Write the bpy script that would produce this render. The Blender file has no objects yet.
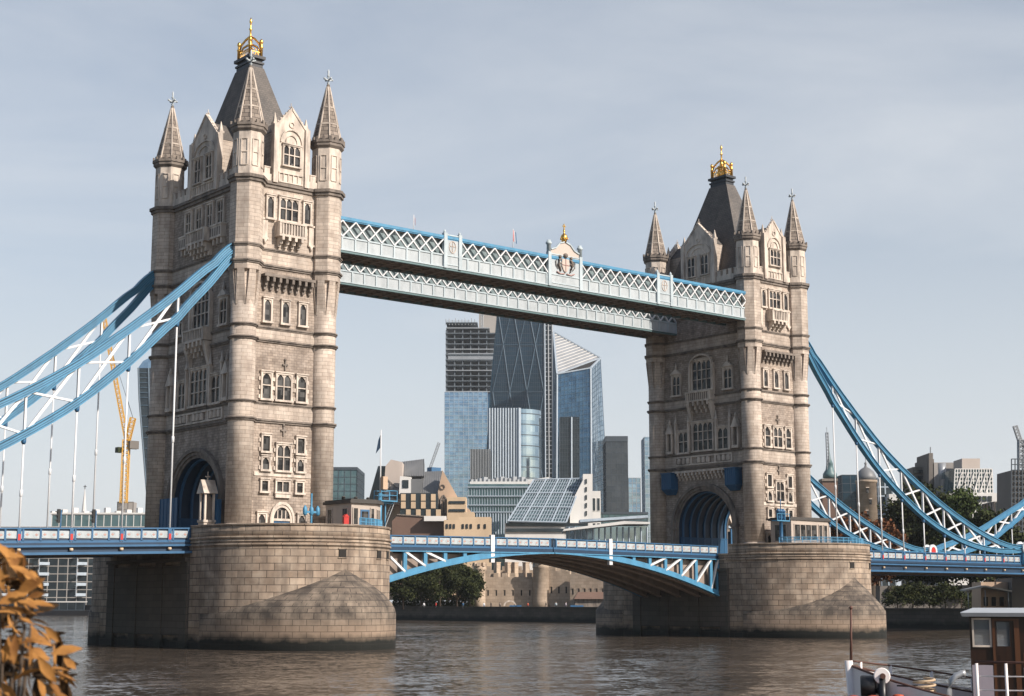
import bpy, math, random
from mathutils import Vector, Matrix
R = math.radians
random.seed(7)
S = bpy.context.scene
COL = S.collection

# ---------------------------------------------------------------- camera
CAM = Vector((-88.590, -156.382, 4.449)); YAW = 0.69069; PIT = 0.16256; F = 1547.707
cd = bpy.data.cameras.new('camera'); cam = bpy.data.objects.new('camera', cd); COL.objects.link(cam)
cam.location = CAM; cam.rotation_euler = (math.pi/2 + PIT, 0, -YAW)
cd.sensor_width = 36; cd.sensor_fit = 'HORIZONTAL'; cd.lens = F/1024*36
cd.clip_start = .3; cd.clip_end = 20000
cd.dof.use_dof = True; cd.dof.focus_distance = 190; cd.dof.aperture_fstop = 6
S.camera = cam
FH = Vector((math.sin(YAW), math.cos(YAW), 0)); RT = Vector((math.cos(YAW), -math.sin(YAW), 0)); UP = Vector((0, 0, 1))
FW = FH*math.cos(PIT) + UP*math.sin(PIT); UP2 = -FH*math.sin(PIT) + UP*math.cos(PIT)
def ray(px, py): return FW + RT*((px-512)/F) - UP2*((py-348)/F)
def P(px, py, dep):                      # a point seen at (px,py), dep metres ahead on the map
    d = ray(px, py); return CAM + d*(dep/d.dot(FH))
def PY(px, py, y):                       # ... on the plane Y = y
    d = ray(px, py); return CAM + d*((y-CAM.y)/d.y)

# ---------------------------------------------------------------- sun, sky, exposure
SUN_EL = R(34); SAZ = Vector((.24, -.97, 0)).normalized()
SV = Vector((SAZ.x*math.cos(SUN_EL), SAZ.y*math.cos(SUN_EL), math.sin(SUN_EL)))
sl = bpy.data.lights.new('sun', 'SUN'); sl.energy = 5.0; sl.angle = R(.53); sl.color = (1, .90, .80)
so = bpy.data.objects.new('sun', sl); COL.objects.link(so); so.rotation_euler = SV.to_track_quat('Z', 'Y').to_euler()
so.location = (0, -100, 200)
W = bpy.data.worlds.new('World'); S.world = W; W.use_nodes = True
nt = W.node_tree; nt.nodes.clear()
def N(nt, t, **k):
    n = nt.nodes.new(t)
    for a, b in k.items():
        if a.startswith('i_'): n.inputs[a[2:].replace('_', ' ')].default_value = b
        else: setattr(n, a, b)
    return n
L_ = lambda nt, a, b: nt.links.new(a, b)
out = N(nt, 'ShaderNodeOutputWorld'); bg = N(nt, 'ShaderNodeBackground', i_Strength=.097)
sky = N(nt, 'ShaderNodeTexSky', sky_type='NISHITA', sun_disc=False, sun_elevation=SUN_EL, sun_rotation=math.atan2(SAZ.x, SAZ.y),
        air_density=1.0, dust_density=1.6, ozone_density=1.0)
tc = N(nt, 'ShaderNodeTexCoord'); mp = N(nt, 'ShaderNodeMapping'); mp.inputs['Scale'].default_value = (1.1, 1.1, 4.2)
mp.inputs['Rotation'].default_value = (0.25, .2, 0.6)
nz = N(nt, 'ShaderNodeTexNoise', i_Scale=1.7, i_Detail=7, i_Roughness=.55, i_Distortion=.5)
cr = N(nt, 'ShaderNodeMapRange'); cr.inputs[1].default_value = .38; cr.inputs[2].default_value = .66
cr.inputs[3].default_value = .38; cr.inputs[4].default_value = .74
sx = N(nt, 'ShaderNodeSeparateXYZ')
hz = N(nt, 'ShaderNodeMapRange'); hz.inputs[1].default_value = .42; hz.inputs[2].default_value = .08; hz.inputs[3].default_value = 0; hz.inputs[4].default_value = .8
mxm = N(nt, 'ShaderNodeMath', operation='MAXIMUM'); 
mx = N(nt, 'ShaderNodeMix', data_type='RGBA'); mx.inputs['B'].default_value = (6.5, 6.75, 7.05, 1)
L_(nt, tc.outputs['Generated'], mp.inputs[0]); L_(nt, mp.outputs[0], nz.inputs['Vector']); L_(nt, nz.outputs['Fac'], cr.inputs[0])
L_(nt, tc.outputs['Generated'], sx.inputs[0]); L_(nt, sx.outputs['Z'], hz.inputs[0])
L_(nt, cr.outputs[0], mxm.inputs[0]); L_(nt, hz.outputs[0], mxm.inputs[1])
dt = N(nt, 'ShaderNodeVectorMath', operation='DOT_PRODUCT'); dt.inputs[1].default_value = (.64, .77, .0); L_(nt, tc.outputs['Generated'], dt.inputs[0])
az = N(nt, 'ShaderNodeMapRange'); az.inputs[1].default_value = -.1; az.inputs[2].default_value = .8; az.inputs[3].default_value = 0; az.inputs[4].default_value = 1  # cloud and haze faded out behind the view, so shaded faces get less fill
ml = N(nt, 'ShaderNodeMath', operation='MULTIPLY'); L_(nt, dt.outputs['Value'], az.inputs[0]); L_(nt, mxm.outputs[0], ml.inputs[0]); L_(nt, az.outputs[0], ml.inputs[1])
L_(nt, ml.outputs[0], mx.inputs['Factor']); L_(nt, sky.outputs[0], mx.inputs['A']); L_(nt, mx.outputs['Result'], bg.inputs['Color'])
L_(nt, bg.outputs[0], out.inputs['Surface'])
S.view_settings.view_transform = 'Standard'; S.view_settings.look = 'None'; S.view_settings.exposure = .3; S.view_settings.gamma = 1
S.view_settings.use_curve_mapping = False

# ---------------------------------------------------------------- materials
def base(name, rough=.7, metal=0):
    m = bpy.data.materials.new(name); m.use_nodes = True; t = m.node_tree; b = t.nodes['Principled BSDF']
    b.inputs['Roughness'].default_value = rough; b.inputs['Metallic'].default_value = metal
    return m, t, b
def c4(c): return (*c, 1)
def wear(t, src, amt, scale, dark, detail=6, coord='pos', stretch=(1, 1, 1)):
    if coord == 'pos': v = N(t, 'ShaderNodeNewGeometry').outputs['Position']
    else: v = N(t, 'ShaderNodeTexCoord').outputs['Object']
    mp = N(t, 'ShaderNodeMapping'); mp.inputs['Scale'].default_value = stretch; L_(t, v, mp.inputs[0])
    n = N(t, 'ShaderNodeTexNoise', i_Scale=scale, i_Detail=detail, i_Roughness=.6); L_(t, mp.outputs[0], n.inputs['Vector'])
    r = N(t, 'ShaderNodeMapRange'); r.inputs[1].default_value = .42; r.inputs[2].default_value = .68; r.inputs[4].default_value = amt
    L_(t, n.outputs['Fac'], r.inputs[0])
    mx = N(t, 'ShaderNodeMix', data_type='RGBA'); L_(t, r.outputs[0], mx.inputs['Factor']); mx.inputs['B'].default_value = c4(dark)
    if isinstance(src, tuple): mx.inputs['A'].default_value = c4(src)
    else: L_(t, src, mx.inputs['A'])
    return mx.outputs['Result']
def flat(name, c, rough=.6, metal=0, amt=.35, scale=.8, dark=None, stretch=(1, 1, .35)):
    m, t, b = base(name, rough, metal)
    dark = dark or tuple(x*.55 for x in c)
    L_(t, wear(t, c, amt, scale, dark, stretch=stretch), b.inputs['Base Color']); return m
def stone(name, c1, c2, mortar, bw, bh, ms=.02, stains=((.45, .25, (.14, .11, .09)),), tide=None, rough=.9, bump=.25):
    m, t, b = base(name, rough)
    uv = N(t, 'ShaderNodeUVMap')
    br = N(t, 'ShaderNodeTexBrick', i_Scale=1, i_Mortar_Size=ms, i_Mortar_Smooth=.2, i_Bias=0, i_Brick_Width=bw, i_Row_Height=bh)
    br.inputs['Color1'].default_value = c4(c1); br.inputs['Color2'].default_value = c4(c2); br.inputs['Mortar'].default_value = c4(mortar)
    L_(t, uv.outputs[0], br.inputs['Vector'])
    o = br.outputs['Color']
    for i, (a, s, d) in enumerate(stains): o = wear(t, o, a, s, d, stretch=(1, 1, .3 if i % 2 == 0 else 1.2))
    if tide:
        g = N(t, 'ShaderNodeNewGeometry'); sp = N(t, 'ShaderNodeSeparateXYZ'); L_(t, g.outputs['Position'], sp.inputs[0])
        n = N(t, 'ShaderNodeTexNoise', i_Scale=.7, i_Detail=8); L_(t, g.outputs['Position'], n.inputs['Vector'])
        ad = N(t, 'ShaderNodeMath', operation='MULTIPLY_ADD'); ad.inputs[1].default_value = 1.2; L_(t, n.outputs['Fac'], ad.inputs[0]); L_(t, sp.outputs['Z'], ad.inputs[2])
        for z0, z1, col, am in tide:
            r = N(t, 'ShaderNodeMapRange'); r.inputs[1].default_value = z1+.6; r.inputs[2].default_value = z0+.6; r.inputs[4].default_value = am
            L_(t, ad.outputs[0], r.inputs[0])
            mx = N(t, 'ShaderNodeMix', data_type='RGBA'); L_(t, r.outputs[0], mx.inputs['Factor']); L_(t, o, mx.inputs['A']); mx.inputs['B'].default_value = c4(col)
            o = mx.outputs['Result']
    jm = N(t, 'ShaderNodeMath', operation='MULTIPLY'); jm.inputs[1].default_value = .5; L_(t, br.outputs['Fac'], jm.inputs[0])
    jx = N(t, 'ShaderNodeMix', data_type='RGBA'); L_(t, jm.outputs[0], jx.inputs['Factor']); L_(t, o, jx.inputs['A']); jx.inputs['B'].default_value = c4(tuple(x*.8 for x in mortar)); o = jx.outputs['Result']
    L_(t, o, b.inputs['Base Color'])
    bp = N(t, 'ShaderNodeBump', i_Strength=bump, i_Distance=.06, invert=True); L_(t, br.outputs['Fac'], bp.inputs['Height']); L_(t, bp.outputs[0], b.inputs['Normal'])
    return m
def glass(name, c1, c2, pw, ph, metal=.75, rough=.07, frame=None, ms=.0):
    m, t, b = base(name, rough, metal)
    uv = N(t, 'ShaderNodeUVMap')
    br = N(t, 'ShaderNodeTexBrick', i_Scale=1, i_Mortar_Size=ms, i_Bias=-.2, i_Brick_Width=pw, i_Row_Height=ph, offset=0)
    br.inputs['Color1'].default_value = c4(c1); br.inputs['Color2'].default_value = c4(c2); br.inputs['Mortar'].default_value = c4(frame or c1)  # reflections differing from pane to pane are put into the base colour
    L_(t, uv.outputs[0], br.inputs['Vector'])
    L_(t, wear(t, br.outputs['Color'], .35, .02, tuple(x*.5 for x in c1), detail=3), b.inputs['Base Color'])
    n = N(t, 'ShaderNodeTexNoise', i_Scale=.06, i_Detail=2); L_(t, N(t, 'ShaderNodeNewGeometry').outputs['Position'], n.inputs['Vector'])
    bp = N(t, 'ShaderNodeBump', i_Strength=.25, i_Distance=1.2); L_(t, n.outputs['Fac'], bp.inputs['Height']); L_(t, bp.outputs[0], b.inputs['Normal'])
    return m
M = {}
M['rubble'] = stone('rubble_stone', (.45, .37, .302), (.26, .207, .168), (.13, .105, .088), .62, .30, .02, ((.65, .35, (.14, .113, .095)), (.5, 1.3, (.50, .43, .37)), (.5, 1.0, (.12, .098, .083))))
M['ashlar'] = stone('ashlar_stone', (.58, .492, .412), (.42, .348, .287), (.21, .172, .145), 1.3, .42, .02, ((.62, .5, (.20, .165, .14)), (.45, .9, (.58, .52, .455)), (.5, 1.3, (.19, .157, .135))))
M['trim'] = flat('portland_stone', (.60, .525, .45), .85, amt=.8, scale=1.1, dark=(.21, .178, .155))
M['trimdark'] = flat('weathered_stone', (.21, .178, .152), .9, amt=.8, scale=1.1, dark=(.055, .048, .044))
M['spire'] = stone('spire_stone', (.32, .268, .225), (.19, .158, .132), (.05, .043, .04), .9, .5, .035, ((.6, .8, (.10, .085, .07)),))
M['granite'] = stone('pier_granite', (.43, .33, .245), (.235, .175, .127), (.07, .052, .04), 1.55, .72, .04,
    ((.7, .22, (.15, .118, .093)), (.5, .6, (.52, .44, .35)), (.7, .6, (.10, .08, .066))), ((1.6, 2.6, (.30, .21, .14), .55), (.5, 1.3, (.010, .012, .010), 1)))
M['cutgranite'] = stone('cutwater_granite', (.19, .15, .116), (.105, .084, .066), (.03, .025, .022), 1.4, .62, .04,
    ((.9, .38, (.03, .026, .023)), (.5, .45, (.40, .325, .25)), (.75, .7, (.04, .034, .03))), ((1.5, 3.0, (.36, .265, .19), .6), (.5, 1.3, (.010, .012, .010), 1)))
M['slate'] = stone('roof_slate', (.125, .112, .102), (.085, .078, .073), (.04, .037, .035), .45, .3, .02, ((.6, .35, (.17, .145, .125)), (.5, .7, (.05, .047, .045))), rough=.75, bump=.15)
M['lead'] = flat('dark_lead', (.03, .034, .042), .5)
M['gold'] = flat('gilding', (.85, .50, .13), .32, 1, amt=.5, dark=(.40, .20, .05))
M['sky_blue'] = flat('light_blue_paint', (.062, .235, .39), .5, amt=.6, scale=1.2, dark=(.04, .14, .235))
M['mid_blue'] = flat('bridge_blue_paint', (.028, .11, .225), .5, amt=.4, dark=(.016, .065, .14))
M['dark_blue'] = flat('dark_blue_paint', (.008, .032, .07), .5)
M['deep_blue'] = flat('hoarding_blue', (.008, .075, .17), .55)
M['white'] = flat('white_paint', (.64, .65, .66), .5, amt=.4, dark=(.42, .43, .45))
M['pale'] = flat('pale_blue_white_paint', (.42, .49, .52), .5, amt=.6, scale=1.3, dark=(.26, .31, .335))
M['red'] = flat('red_paint', (.5, .03, .025), .45)
M['pink'] = flat('faded_red_paint', (.42, .25, .22), .5)
M['tan'] = flat('rusty_girder_paint', (.27, .215, .18), .7, amt=.6, dark=(.11, .085, .07))
M['soffit'] = flat('dark_soffit_paint', (.27, .23, .20), .8, amt=.6, dark=(.10, .085, .075))
M['black'] = flat('black_paint', (.012, .013, .015), .4)
M['void'] = flat('opening_shade', (.02, .018, .016), .95)  # near-black stands in for the shade inside openings and recesses
M['walkpanel'] = flat('weathered_white_paint', (.40, .44, .46), .55, amt=.7, scale=.9, dark=(.25, .285, .30))
M['walkglass'] = flat('walkway_glazing', (.17, .22, .23), .25)
M['teal'] = flat('teal_edge_paint', (.10, .17, .18), .5)
M['window'] = glass('window_glass', (.014, .014, .015), (.13, .128, .125), .42, .55, .0, .2)
M['window'].node_tree.nodes['Principled BSDF'].inputs['Specular IOR Level'].default_value = .25
M['lead_line'] = flat('leaded_bars', (.45, .42, .38), .7)
M['asphalt'] = flat('asphalt', (.05, .05, .05), .9)
M['cabin'] = flat('cabin_render', (.42, .36, .31), .8)
M['ground'] = flat('city_ground', (.10, .095, .085), .95, scale=.05)
M['slab'] = flat('bare_floor_slabs', (.085, .105, .125), .8, scale=.05)
M['leadroof'] = flat('felt_roof', (.06, .055, .05), .8)
M['pinkstone'] = flat('pinkish_pale_stone', (.50, .43, .38), .85, scale=.1)
M['gl_grey'] = glass('grey_glass', (.055, .065, .075), (.085, .095, .105), 3, 3.6, .3, .2)
M['concrete'] = flat('concrete', (.33, .31, .29), .9, amt=.4, scale=.1)
M['dkconcrete'] = flat('dark_concrete', (.16, .145, .13), .9, amt=.4, scale=.1)
M['whitewall'] = flat('white_render', (.62, .61, .59), .8, amt=.3, scale=.1)
M['cream'] = flat('cream_stone', (.56, .42, .28), .85, amt=.4, scale=.12)
M['peach'] = flat('peach_granite', (.50, .36, .255), .8, amt=.4, scale=.1)
M['brownbrick'] = flat('brown_brick', (.16, .10, .075), .9, amt=.4, scale=.3)
M['greyslate'] = flat('grey_metal_roof', (.15, .155, .16), .5, amt=.3, scale=.1)
M['steel'] = flat('steel', (.35, .37, .39), .4, .4, scale=.1)
M['gl_pale'] = glass('pale_blue_glass', (.42, .56, .70), (.20, .31, .45), 3, 4, .85, .08)
M['gl_navy'] = glass('navy_glass', (.012, .036, .06), (.02, .055, .09), 5, 4, .4, .12)
M['gl_blue'] = glass('blue_glass', (.085, .17, .27), (.035, .08, .14), 3, 4, .7, .1)
M['gl_sky'] = glass('sky_glass', (.42, .52, .60), (.22, .32, .42), 4, 4, .85, .06)
M['gl_dark'] = glass('dark_glass', (.025, .035, .045), (.045, .06, .07), 3, 3.5, .3, .1)
M['gl_green'] = glass('green_glass', (.10, .17, .19), (.16, .24, .26), 2, 3.5, .5, .1)
M['mull'] = flat('pale_mullion', (.34, .40, .46), .5)
M['mulldk'] = flat('dark_mullion', (.05, .065, .08), .5)
M['brace'] = flat('megaframe_paint', (.05, .09, .13), .5)
M['yellow'] = flat('crane_yellow', (.62, .33, .03), .5)
M['castle'] = stone('castle_stone', (.50, .39, .29), (.36, .28, .205), (.24, .185, .14), 1.6, .8, .02, ((.7, .12, (.19, .15, .115)), (.4, .4, (.5, .41, .32))))
M['bark'] = flat('bark', (.07, .05, .035), .95)
M['wood'] = flat('varnished_wood', (.026, .011, .006), .3, amt=.5, scale=3, dark=(.010, .005, .003), stretch=(6, 6, .5))
M['wood2'] = flat('oiled_teak_frame', (.085, .034, .014), .35, amt=.5, scale=3, dark=(.05, .02, .01), stretch=(6, 6, .5))
M['roofgrey'] = flat('wheelhouse_roof_paint', (.36, .39, .42), .6)
M['mauve'] = flat('mauve_grey_paint', (.30, .27, .31), .6)
M['ivorywhite'] = flat('boat_white', (.78, .74, .73), .45, amt=.3, scale=2, dark=(.55, .47, .43))
M['rust'] = flat('rusty_rail', (.10, .045, .032), .7, amt=.5, scale=3, dark=(.04, .02, .015))
M['orange'] = flat('orange_red_paint', (.42, .075, .03), .6, scale=4)
M['hull'] = flat('hull_black', (.015, .015, .018), .4)
def leafmat(name, c1, c2, scale=.6, rough=.75, trans=0):
    m, t, b = base(name, rough)
    L_(t, wear(t, c1, 1, scale, c2, detail=3), b.inputs['Base Color'])
    b.inputs['Specular IOR Level'].default_value = .12
    return m
M['leaf'] = leafmat('tree_leaf', (.055, .075, .022), (.028, .045, .014))
M['leafdk'] = leafmat('dark_tree_leaf', (.028, .036, .014), (.05, .055, .018))
M['leafbrown'] = leafmat('autumn_brown_leaf', (.15, .06, .028), (.07, .04, .02))
M['leaforange'] = leafmat('autumn_orange_leaf', (.35, .17, .05), (.15, .065, .02), 9)
M['leafshade'] = leafmat('shaded_leaf', (.05, .028, .012), (.016, .011, .007), 9)  # dark brown puts the shade of inner leaves and gaps into the colour
M['ivy'] = leafmat('ivy_leaf', (.05, .06, .025), (.14, .12, .10), .3)
# water
m, t, b = base('river_water', .09); M['water'] = m
b.inputs['Base Color'].default_value = (.092, .073, .057, 1); b.inputs['IOR'].default_value = 1.33
g = N(t, 'ShaderNodeNewGeometry'); prev = None
for sc, k_, stre in ((.05, .09, (1, 1.5, 1)), (.4, .17, (1, 1.3, 1)), (1.9, .26, (1, 1, 1)), (6, .16, (1, 1, 1))):     # wave slopes, summed
    mp = N(t, 'ShaderNodeMapping'); mp.inputs['Scale'].default_value = stre; mp.inputs['Rotation'].default_value = (0, 0, .9*sc); L_(t, g.outputs['Position'], mp.inputs[0])
    n = N(t, 'ShaderNodeTexNoise', i_Scale=sc, i_Detail=4, i_Roughness=.55, i_Distortion=.4); L_(t, mp.outputs[0], n.inputs['Vector'])
    sb = N(t, 'ShaderNodeVectorMath', operation='SUBTRACT'); sb.inputs[1].default_value = (.5, .5, .5); L_(t, n.outputs['Color'], sb.inputs[0])
    ml = N(t, 'ShaderNodeVectorMath', operation='MULTIPLY'); ml.inputs[1].default_value = (k_*2, k_*2, 0); L_(t, sb.outputs[0], ml.inputs[0])
    if prev:
        ad = N(t, 'ShaderNodeVectorMath', operation='ADD'); L_(t, prev.outputs[0], ad.inputs[0]); L_(t, ml.outputs[0], ad.inputs[1]); prev = ad
    else: prev = ml
ad = N(t, 'ShaderNodeVectorMath', operation='ADD'); L_(t, prev.outputs[0], ad.inputs[0]); ad.inputs[1].default_value = (0, 0, 1)
nn = N(t, 'ShaderNodeVectorMath', operation='NORMALIZE'); L_(t, ad.outputs[0], nn.inputs[0]); L_(t, nn.outputs[0], b.inputs['Normal'])

# ---------------------------------------------------------------- mesh builder
class MB:
    def __init__(s): s.v = []; s.f = []; s.mi = []; s.uv = []; s.sm = []
    def face(s, idx, m=0, uv=None, smooth=False):
        if uv is None:
            p = [s.v[i] for i in idx]; n = Vector((0, 0, 0))
            for i in range(len(p)):
                a, b2 = p[i], p[(i+1) % len(p)]
                n += Vector(((a.y-b2.y)*(a.z+b2.z), (a.z-b2.z)*(a.x+b2.x), (a.x-b2.x)*(a.y+b2.y)))
            n = n.normalized() if n.length > 1e-9 else Vector((0, 0, 1))
            if abs(n.z) > .95: uv = [(q.x, q.y) for q in p]
            else:
                tt = Vector((-n.y, n.x, 0)).normalized(); vv = n.cross(tt)
                uv = [(q.dot(tt), q.dot(vv)) for q in p]
        s.f.append(list(idx)); s.mi.append(m); s.uv.append(uv); s.sm.append(smooth)
    def add(s, pts): k = len(s.v); s.v += [Vector(p) for p in pts]; return list(range(k, k+len(pts)))
    def poly(s, pts, m=0): s.face(s.add(pts), m)
    def hexa(s, a, b, m=0):                     # two rings of 4: bottom, top
        i = s.add(list(a)+list(b))
        for q in ((3, 2, 1, 0), (4, 5, 6, 7), (0, 1, 5, 4), (1, 2, 6, 5), (2, 3, 7, 6), (3, 0, 4, 7)): s.face([i[k] for k in q], m)
    def box(s, x0, x1, y0, y1, z0, z1, m=0):
        s.hexa([(x0, y0, z0), (x1, y0, z0), (x1, y1, z0), (x0, y1, z0)], [(x0, y0, z1), (x1, y0, z1), (x1, y1, z1), (x0, y1, z1)], m)
    def loft(s, rings, m=0, smooth=False, caps=True, closed=True):
        ids = [s.add(r) for r in rings]; n = len(rings[0])
        for k in range(len(rings)-1):
            u = 0
            for i in range(n if closed else n-1):
                j = (i+1) % n
                w = (Vector(rings[k][j])-Vector(rings[k][i])).length or (Vector(rings[k+1][j])-Vector(rings[k+1][i])).length
                z0 = Vector(rings[k][i]).z; z1 = Vector(rings[k+1][i]).z
                s.face([ids[k][i], ids[k][j], ids[k+1][j], ids[k+1][i]], m, [(u, z0), (u+w, z0), (u+w, z1), (u, z1)], smooth); u += w
        if caps and closed: s.face(ids[0][::-1], m); s.face(ids[-1], m)
    def prism(s, poly, z0, z1, m=0): s.loft([[(x, y, z0) for x, y in poly], [(x, y, z1) for x, y in poly]], m)
    def lathe(s, x, y, prof, n=16, m=0, smooth=True, a0=0):
        s.loft([[(x+r*math.cos(a0+2*math.pi*i/n), y+r*math.sin(a0+2*math.pi*i/n), z) for i in range(n)] for r, z in prof], m, smooth)
    def cyl(s, x, y, z0, z1, r, n=12, m=0, smooth=True): s.lathe(x, y, [(r, z0), (r, z1)], n, m, smooth)
    def bar(s, p, q, w, h=None, m=0, up=None):
        p, q = Vector(p), Vector(q); h = h or w; d = (q-p).normalized()
        up = Vector(up) if up else (UP if abs(d.z) < .98 else Vector((0, 1, 0)))
        sd = d.cross(up).normalized()*(w/2); vv = sd.cross(d).normalized()*(h/2)
        i = s.add([p-sd-vv, p+sd-vv, p+sd+vv, p-sd+vv, q-sd-vv, q+sd-vv, q+sd+vv, q-sd+vv])
        for k in ((0, 1, 2, 3), (7, 6, 5, 4), (0, 4, 5, 1), (1, 5, 6, 2), (2, 6, 7, 3), (3, 7, 4, 0)): s.face([i[j] for j in k], m)
    def tube(s, pts, r, n=6, m=0):
        pts = [Vector(p) for p in pts]; rings = []
        for k, p in enumerate(pts):
            d = (pts[min(k+1, len(pts)-1)]-pts[max(k-1, 0)]).normalized()
            a = d.cross(UP if abs(d.z) < .95 else Vector((1, 0, 0))).normalized(); b2 = a.cross(d)
            rr = r[k] if isinstance(r, (list, tuple)) else r
            rings.append([p+a*rr*math.cos(2*math.pi*i/n)+b2*rr*math.sin(2*math.pi*i/n) for i in range(n)])
        s.loft(rings, m, True)
    def sphere(s, c, r, n=8, m=0, sz=1):
        c = Vector(c); k = max(4, n//2+1)
        s.lathe(c.x, c.y, [(max(.01*r, r*math.sin(math.pi*i/k)), c.z-sz*r*math.cos(math.pi*i/k)) for i in range(k+1)], n, m)
    def grid(s, a, b, c, d, nu, nv, w, dp, m=0, edges=True):  # bars over the quad a-b (bottom) d-c (top)
        a, b, c, d = map(Vector, (a, b, c, d)); n = (b-a).cross(d-a).normalized()
        for i in range(0 if edges else 1, nu+1 if edges else nu):
            k = i/nu; s.bar(a.lerp(b, k), d.lerp(c, k), w, dp, m, n)
        for i in range(0 if edges else 1, nv+1 if edges else nv):
            k = i/nv; s.bar(a.lerp(d, k)+n*.004, b.lerp(c, k)+n*.004, w, dp, m, n)
    def build(s, name, mats, parent=None, loc=None, rot=0):
        me = bpy.data.meshes.new(name); me.from_pydata([tuple(v) for v in s.v], [], s.f)
        for q in (mats if isinstance(mats, (list, tuple)) else [mats]): me.materials.append(M[q])
        l = me.uv_layers.new(name='UVMap'); k = 0
        for p, mi, uv, sm in zip(me.polygons, s.mi, s.uv, s.sm):
            p.material_index = mi; p.use_smooth = sm
            for c in uv: l.data[k].uv = c; k += 1
        me.update()
        o = bpy.data.objects.new(name, me); COL.objects.link(o)
        if parent: o.parent = parent
        if loc is not None: o.location = loc
        o.rotation_euler.z = rot
        return o
def tag(o, label=None, cat=None, group=None, kind=None):
    if label: o['label'] = label
    if cat: o['category'] = cat
    if group: o['group'] = group
    if kind: o['kind'] = kind
    return o
def thing(name, label, cat, loc=(0, 0, 0), rz=0, group=None):
    o = bpy.data.objects.new(name, None); COL.objects.link(o); o.location = loc; o.rotation_euler.z = rz; o.empty_display_size = .5
    return tag(o, label, cat, group)
KIDS = lambda o: [c for c in bpy.data.objects if c.parent == o]
def copy_tree(o, parent=None, kids=None):
    if kids is None:
        kids = {}
        for c in bpy.data.objects:
            if c.parent: kids.setdefault(c.parent.name, []).append(c)
    c = o.copy(); COL.objects.link(c)
    if parent: c.parent = parent
    for ch in kids.get(o.name, []): copy_tree(ch, c, kids)
    return c

# ---------------------------------------------------------------- the setting
WATER_Z = -.35; BANK_X = 156; WHARF = 2.7
def plane(name, x0, x1, y0, y1, z, mt):
    b = MB(); b.poly([(x0, y0, z), (x1, y0, z), (x1, y1, z), (x0, y1, z)]); return tag(b.build(name, mt), kind='structure')
plane('river_water', -84, 9000, -4000, 9000, WATER_Z, 'water')
b = MB(); b.box(BANK_X, 9000, -1500, 9000, -4, WHARF); tag(b.build('city_ground', 'ground'), kind='structure')
b = MB(); b.box(-900, -84, -900, 900, -4, 2.75); tag(b.build('south_bank_ground', 'ground'), kind='structure')
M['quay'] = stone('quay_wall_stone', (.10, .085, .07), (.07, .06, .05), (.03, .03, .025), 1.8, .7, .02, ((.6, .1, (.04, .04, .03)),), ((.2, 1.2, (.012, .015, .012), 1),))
b = MB(); b.box(BANK_X-.8, BANK_X-.003, -700, 1400, -3, WHARF+.35); b.box(BANK_X-1.1, BANK_X+.2, -700, 1400, WHARF+.352, WHARF+.6)
tag(b.build('river_wall', 'quay'), 'dark stone river wall along the far bank, green with weed at the waterline', 'wall')

# ---------------------------------------------------------------- bridge tower
HX, HY = 5.2, 9.6; CX, CY = 5.15, 9.35
FACES = {'E': ((0, -HY), 0), 'W': ((0, HY), math.pi), 'S': ((-HX, 0), -math.pi/2), 'N': ((HX, 0), math.pi/2)}
def place(mb, name, mats, par, face):
    (x, y), rz = FACES[face]; return mb.build(name, mats, par, (x, y, 0), rz)
def window(par, face, u, z0, z1, w, lights=1, arch=False, trans=0, name='window', out=0.0, fr=.2, quoins=False):
    """stone surround proud of the wall, glass pane as a sub-part; local -y is outward"""
    o = -out; b = MB(); h = z1-z0; d = .26
    b.box(u-w/2-fr, u-w/2, o-d, o-.005, z0-.1, z1+fr); b.box(u+w/2, u+w/2+fr, o-d, o-.005, z0-.1, z1+fr)
    b.box(u-w/2-fr-.1, u+w/2+fr+.1, o-d-.12, o-.005, z0-fr-.12, z0-.1)
    b.box(u-w/2, u+w/2, o-d-.02, o-.005, z1, z1+fr)
    b.box(u-w/2-fr-.08, u+w/2+fr+.08, o-d-.12, o-.005, z1+fr, z1+fr+.12)
    for k in range(1, lights):
        x = u-w/2+w*k/lights; b.box(x-.06, x+.06, o-.2, o-.055, z0-.1, z1)
    for k in range(trans):
        z = z0+h*(k+1)/(trans+1)+.05; b.box(u-w/2, u+w/2, o-.185, o-.056, z-.06, z+.06)
    if arch:                                     # pointed heads: spandrels in each light
        lw = w/lights
        for k in range(lights):
            a = u-w/2+lw*k
            for sx in (0, 1):
                x0 = a if sx == 0 else a+lw; xm = a+lw/2; hh = min(lw*.75, .7)
                pts = [(x0, z1), (x0, z1-hh), (x0+(xm-x0)*.22, z1-hh*.5), (x0+(xm-x0)*.55, z1-hh*.2), (xm, z1)]
                if sx == 0: pts = pts[::-1]
                n = len(pts); f = b.add([(x, o-.17, z) for x, z in pts]); bk = b.add([(x, o-.05, z) for x, z in pts])
                b.face(f[::-1]); b.face(bk)
                for q in range(n): b.face([f[q], f[(q+1) % n], bk[(q+1) % n], bk[q]])
    if quoins:
        for q in range(int((h+.4)/.5)):
            if q % 2 == 0:
                for sx in (-1, 1): b.box(*sorted((u+sx*(w/2+.19), u+sx*(w/2+.42))), -.14, -.004, z0-.1+q*.5, z0-.1+q*.5+.42)
    win = place(b, name, 'trim', par, face)
    g = MB(); g.box(u-w/2, u+w/2, o-.05, o-.01, z0-.1, z1)
    nb = max(2, int(w/lights/.32))
    p = g.build('pane', ['window'], win)
    return win
def corbel_run(b, u0, u1, n, z0, z1, proj, w=.22, m=0):
    for k in range(n):
        u = u0+(u1-u0)*(k+.5)/n; h = z1-z0
        for q, (pa, za, zb) in enumerate(((.35, z0, z0+h*.3), (.65, z0+h*.3, z0+h*.62), (1, z0+h*.62, z1))):
            b.box(u-w/2, u+w/2, -proj*pa, -.006, za, zb, m)
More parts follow.
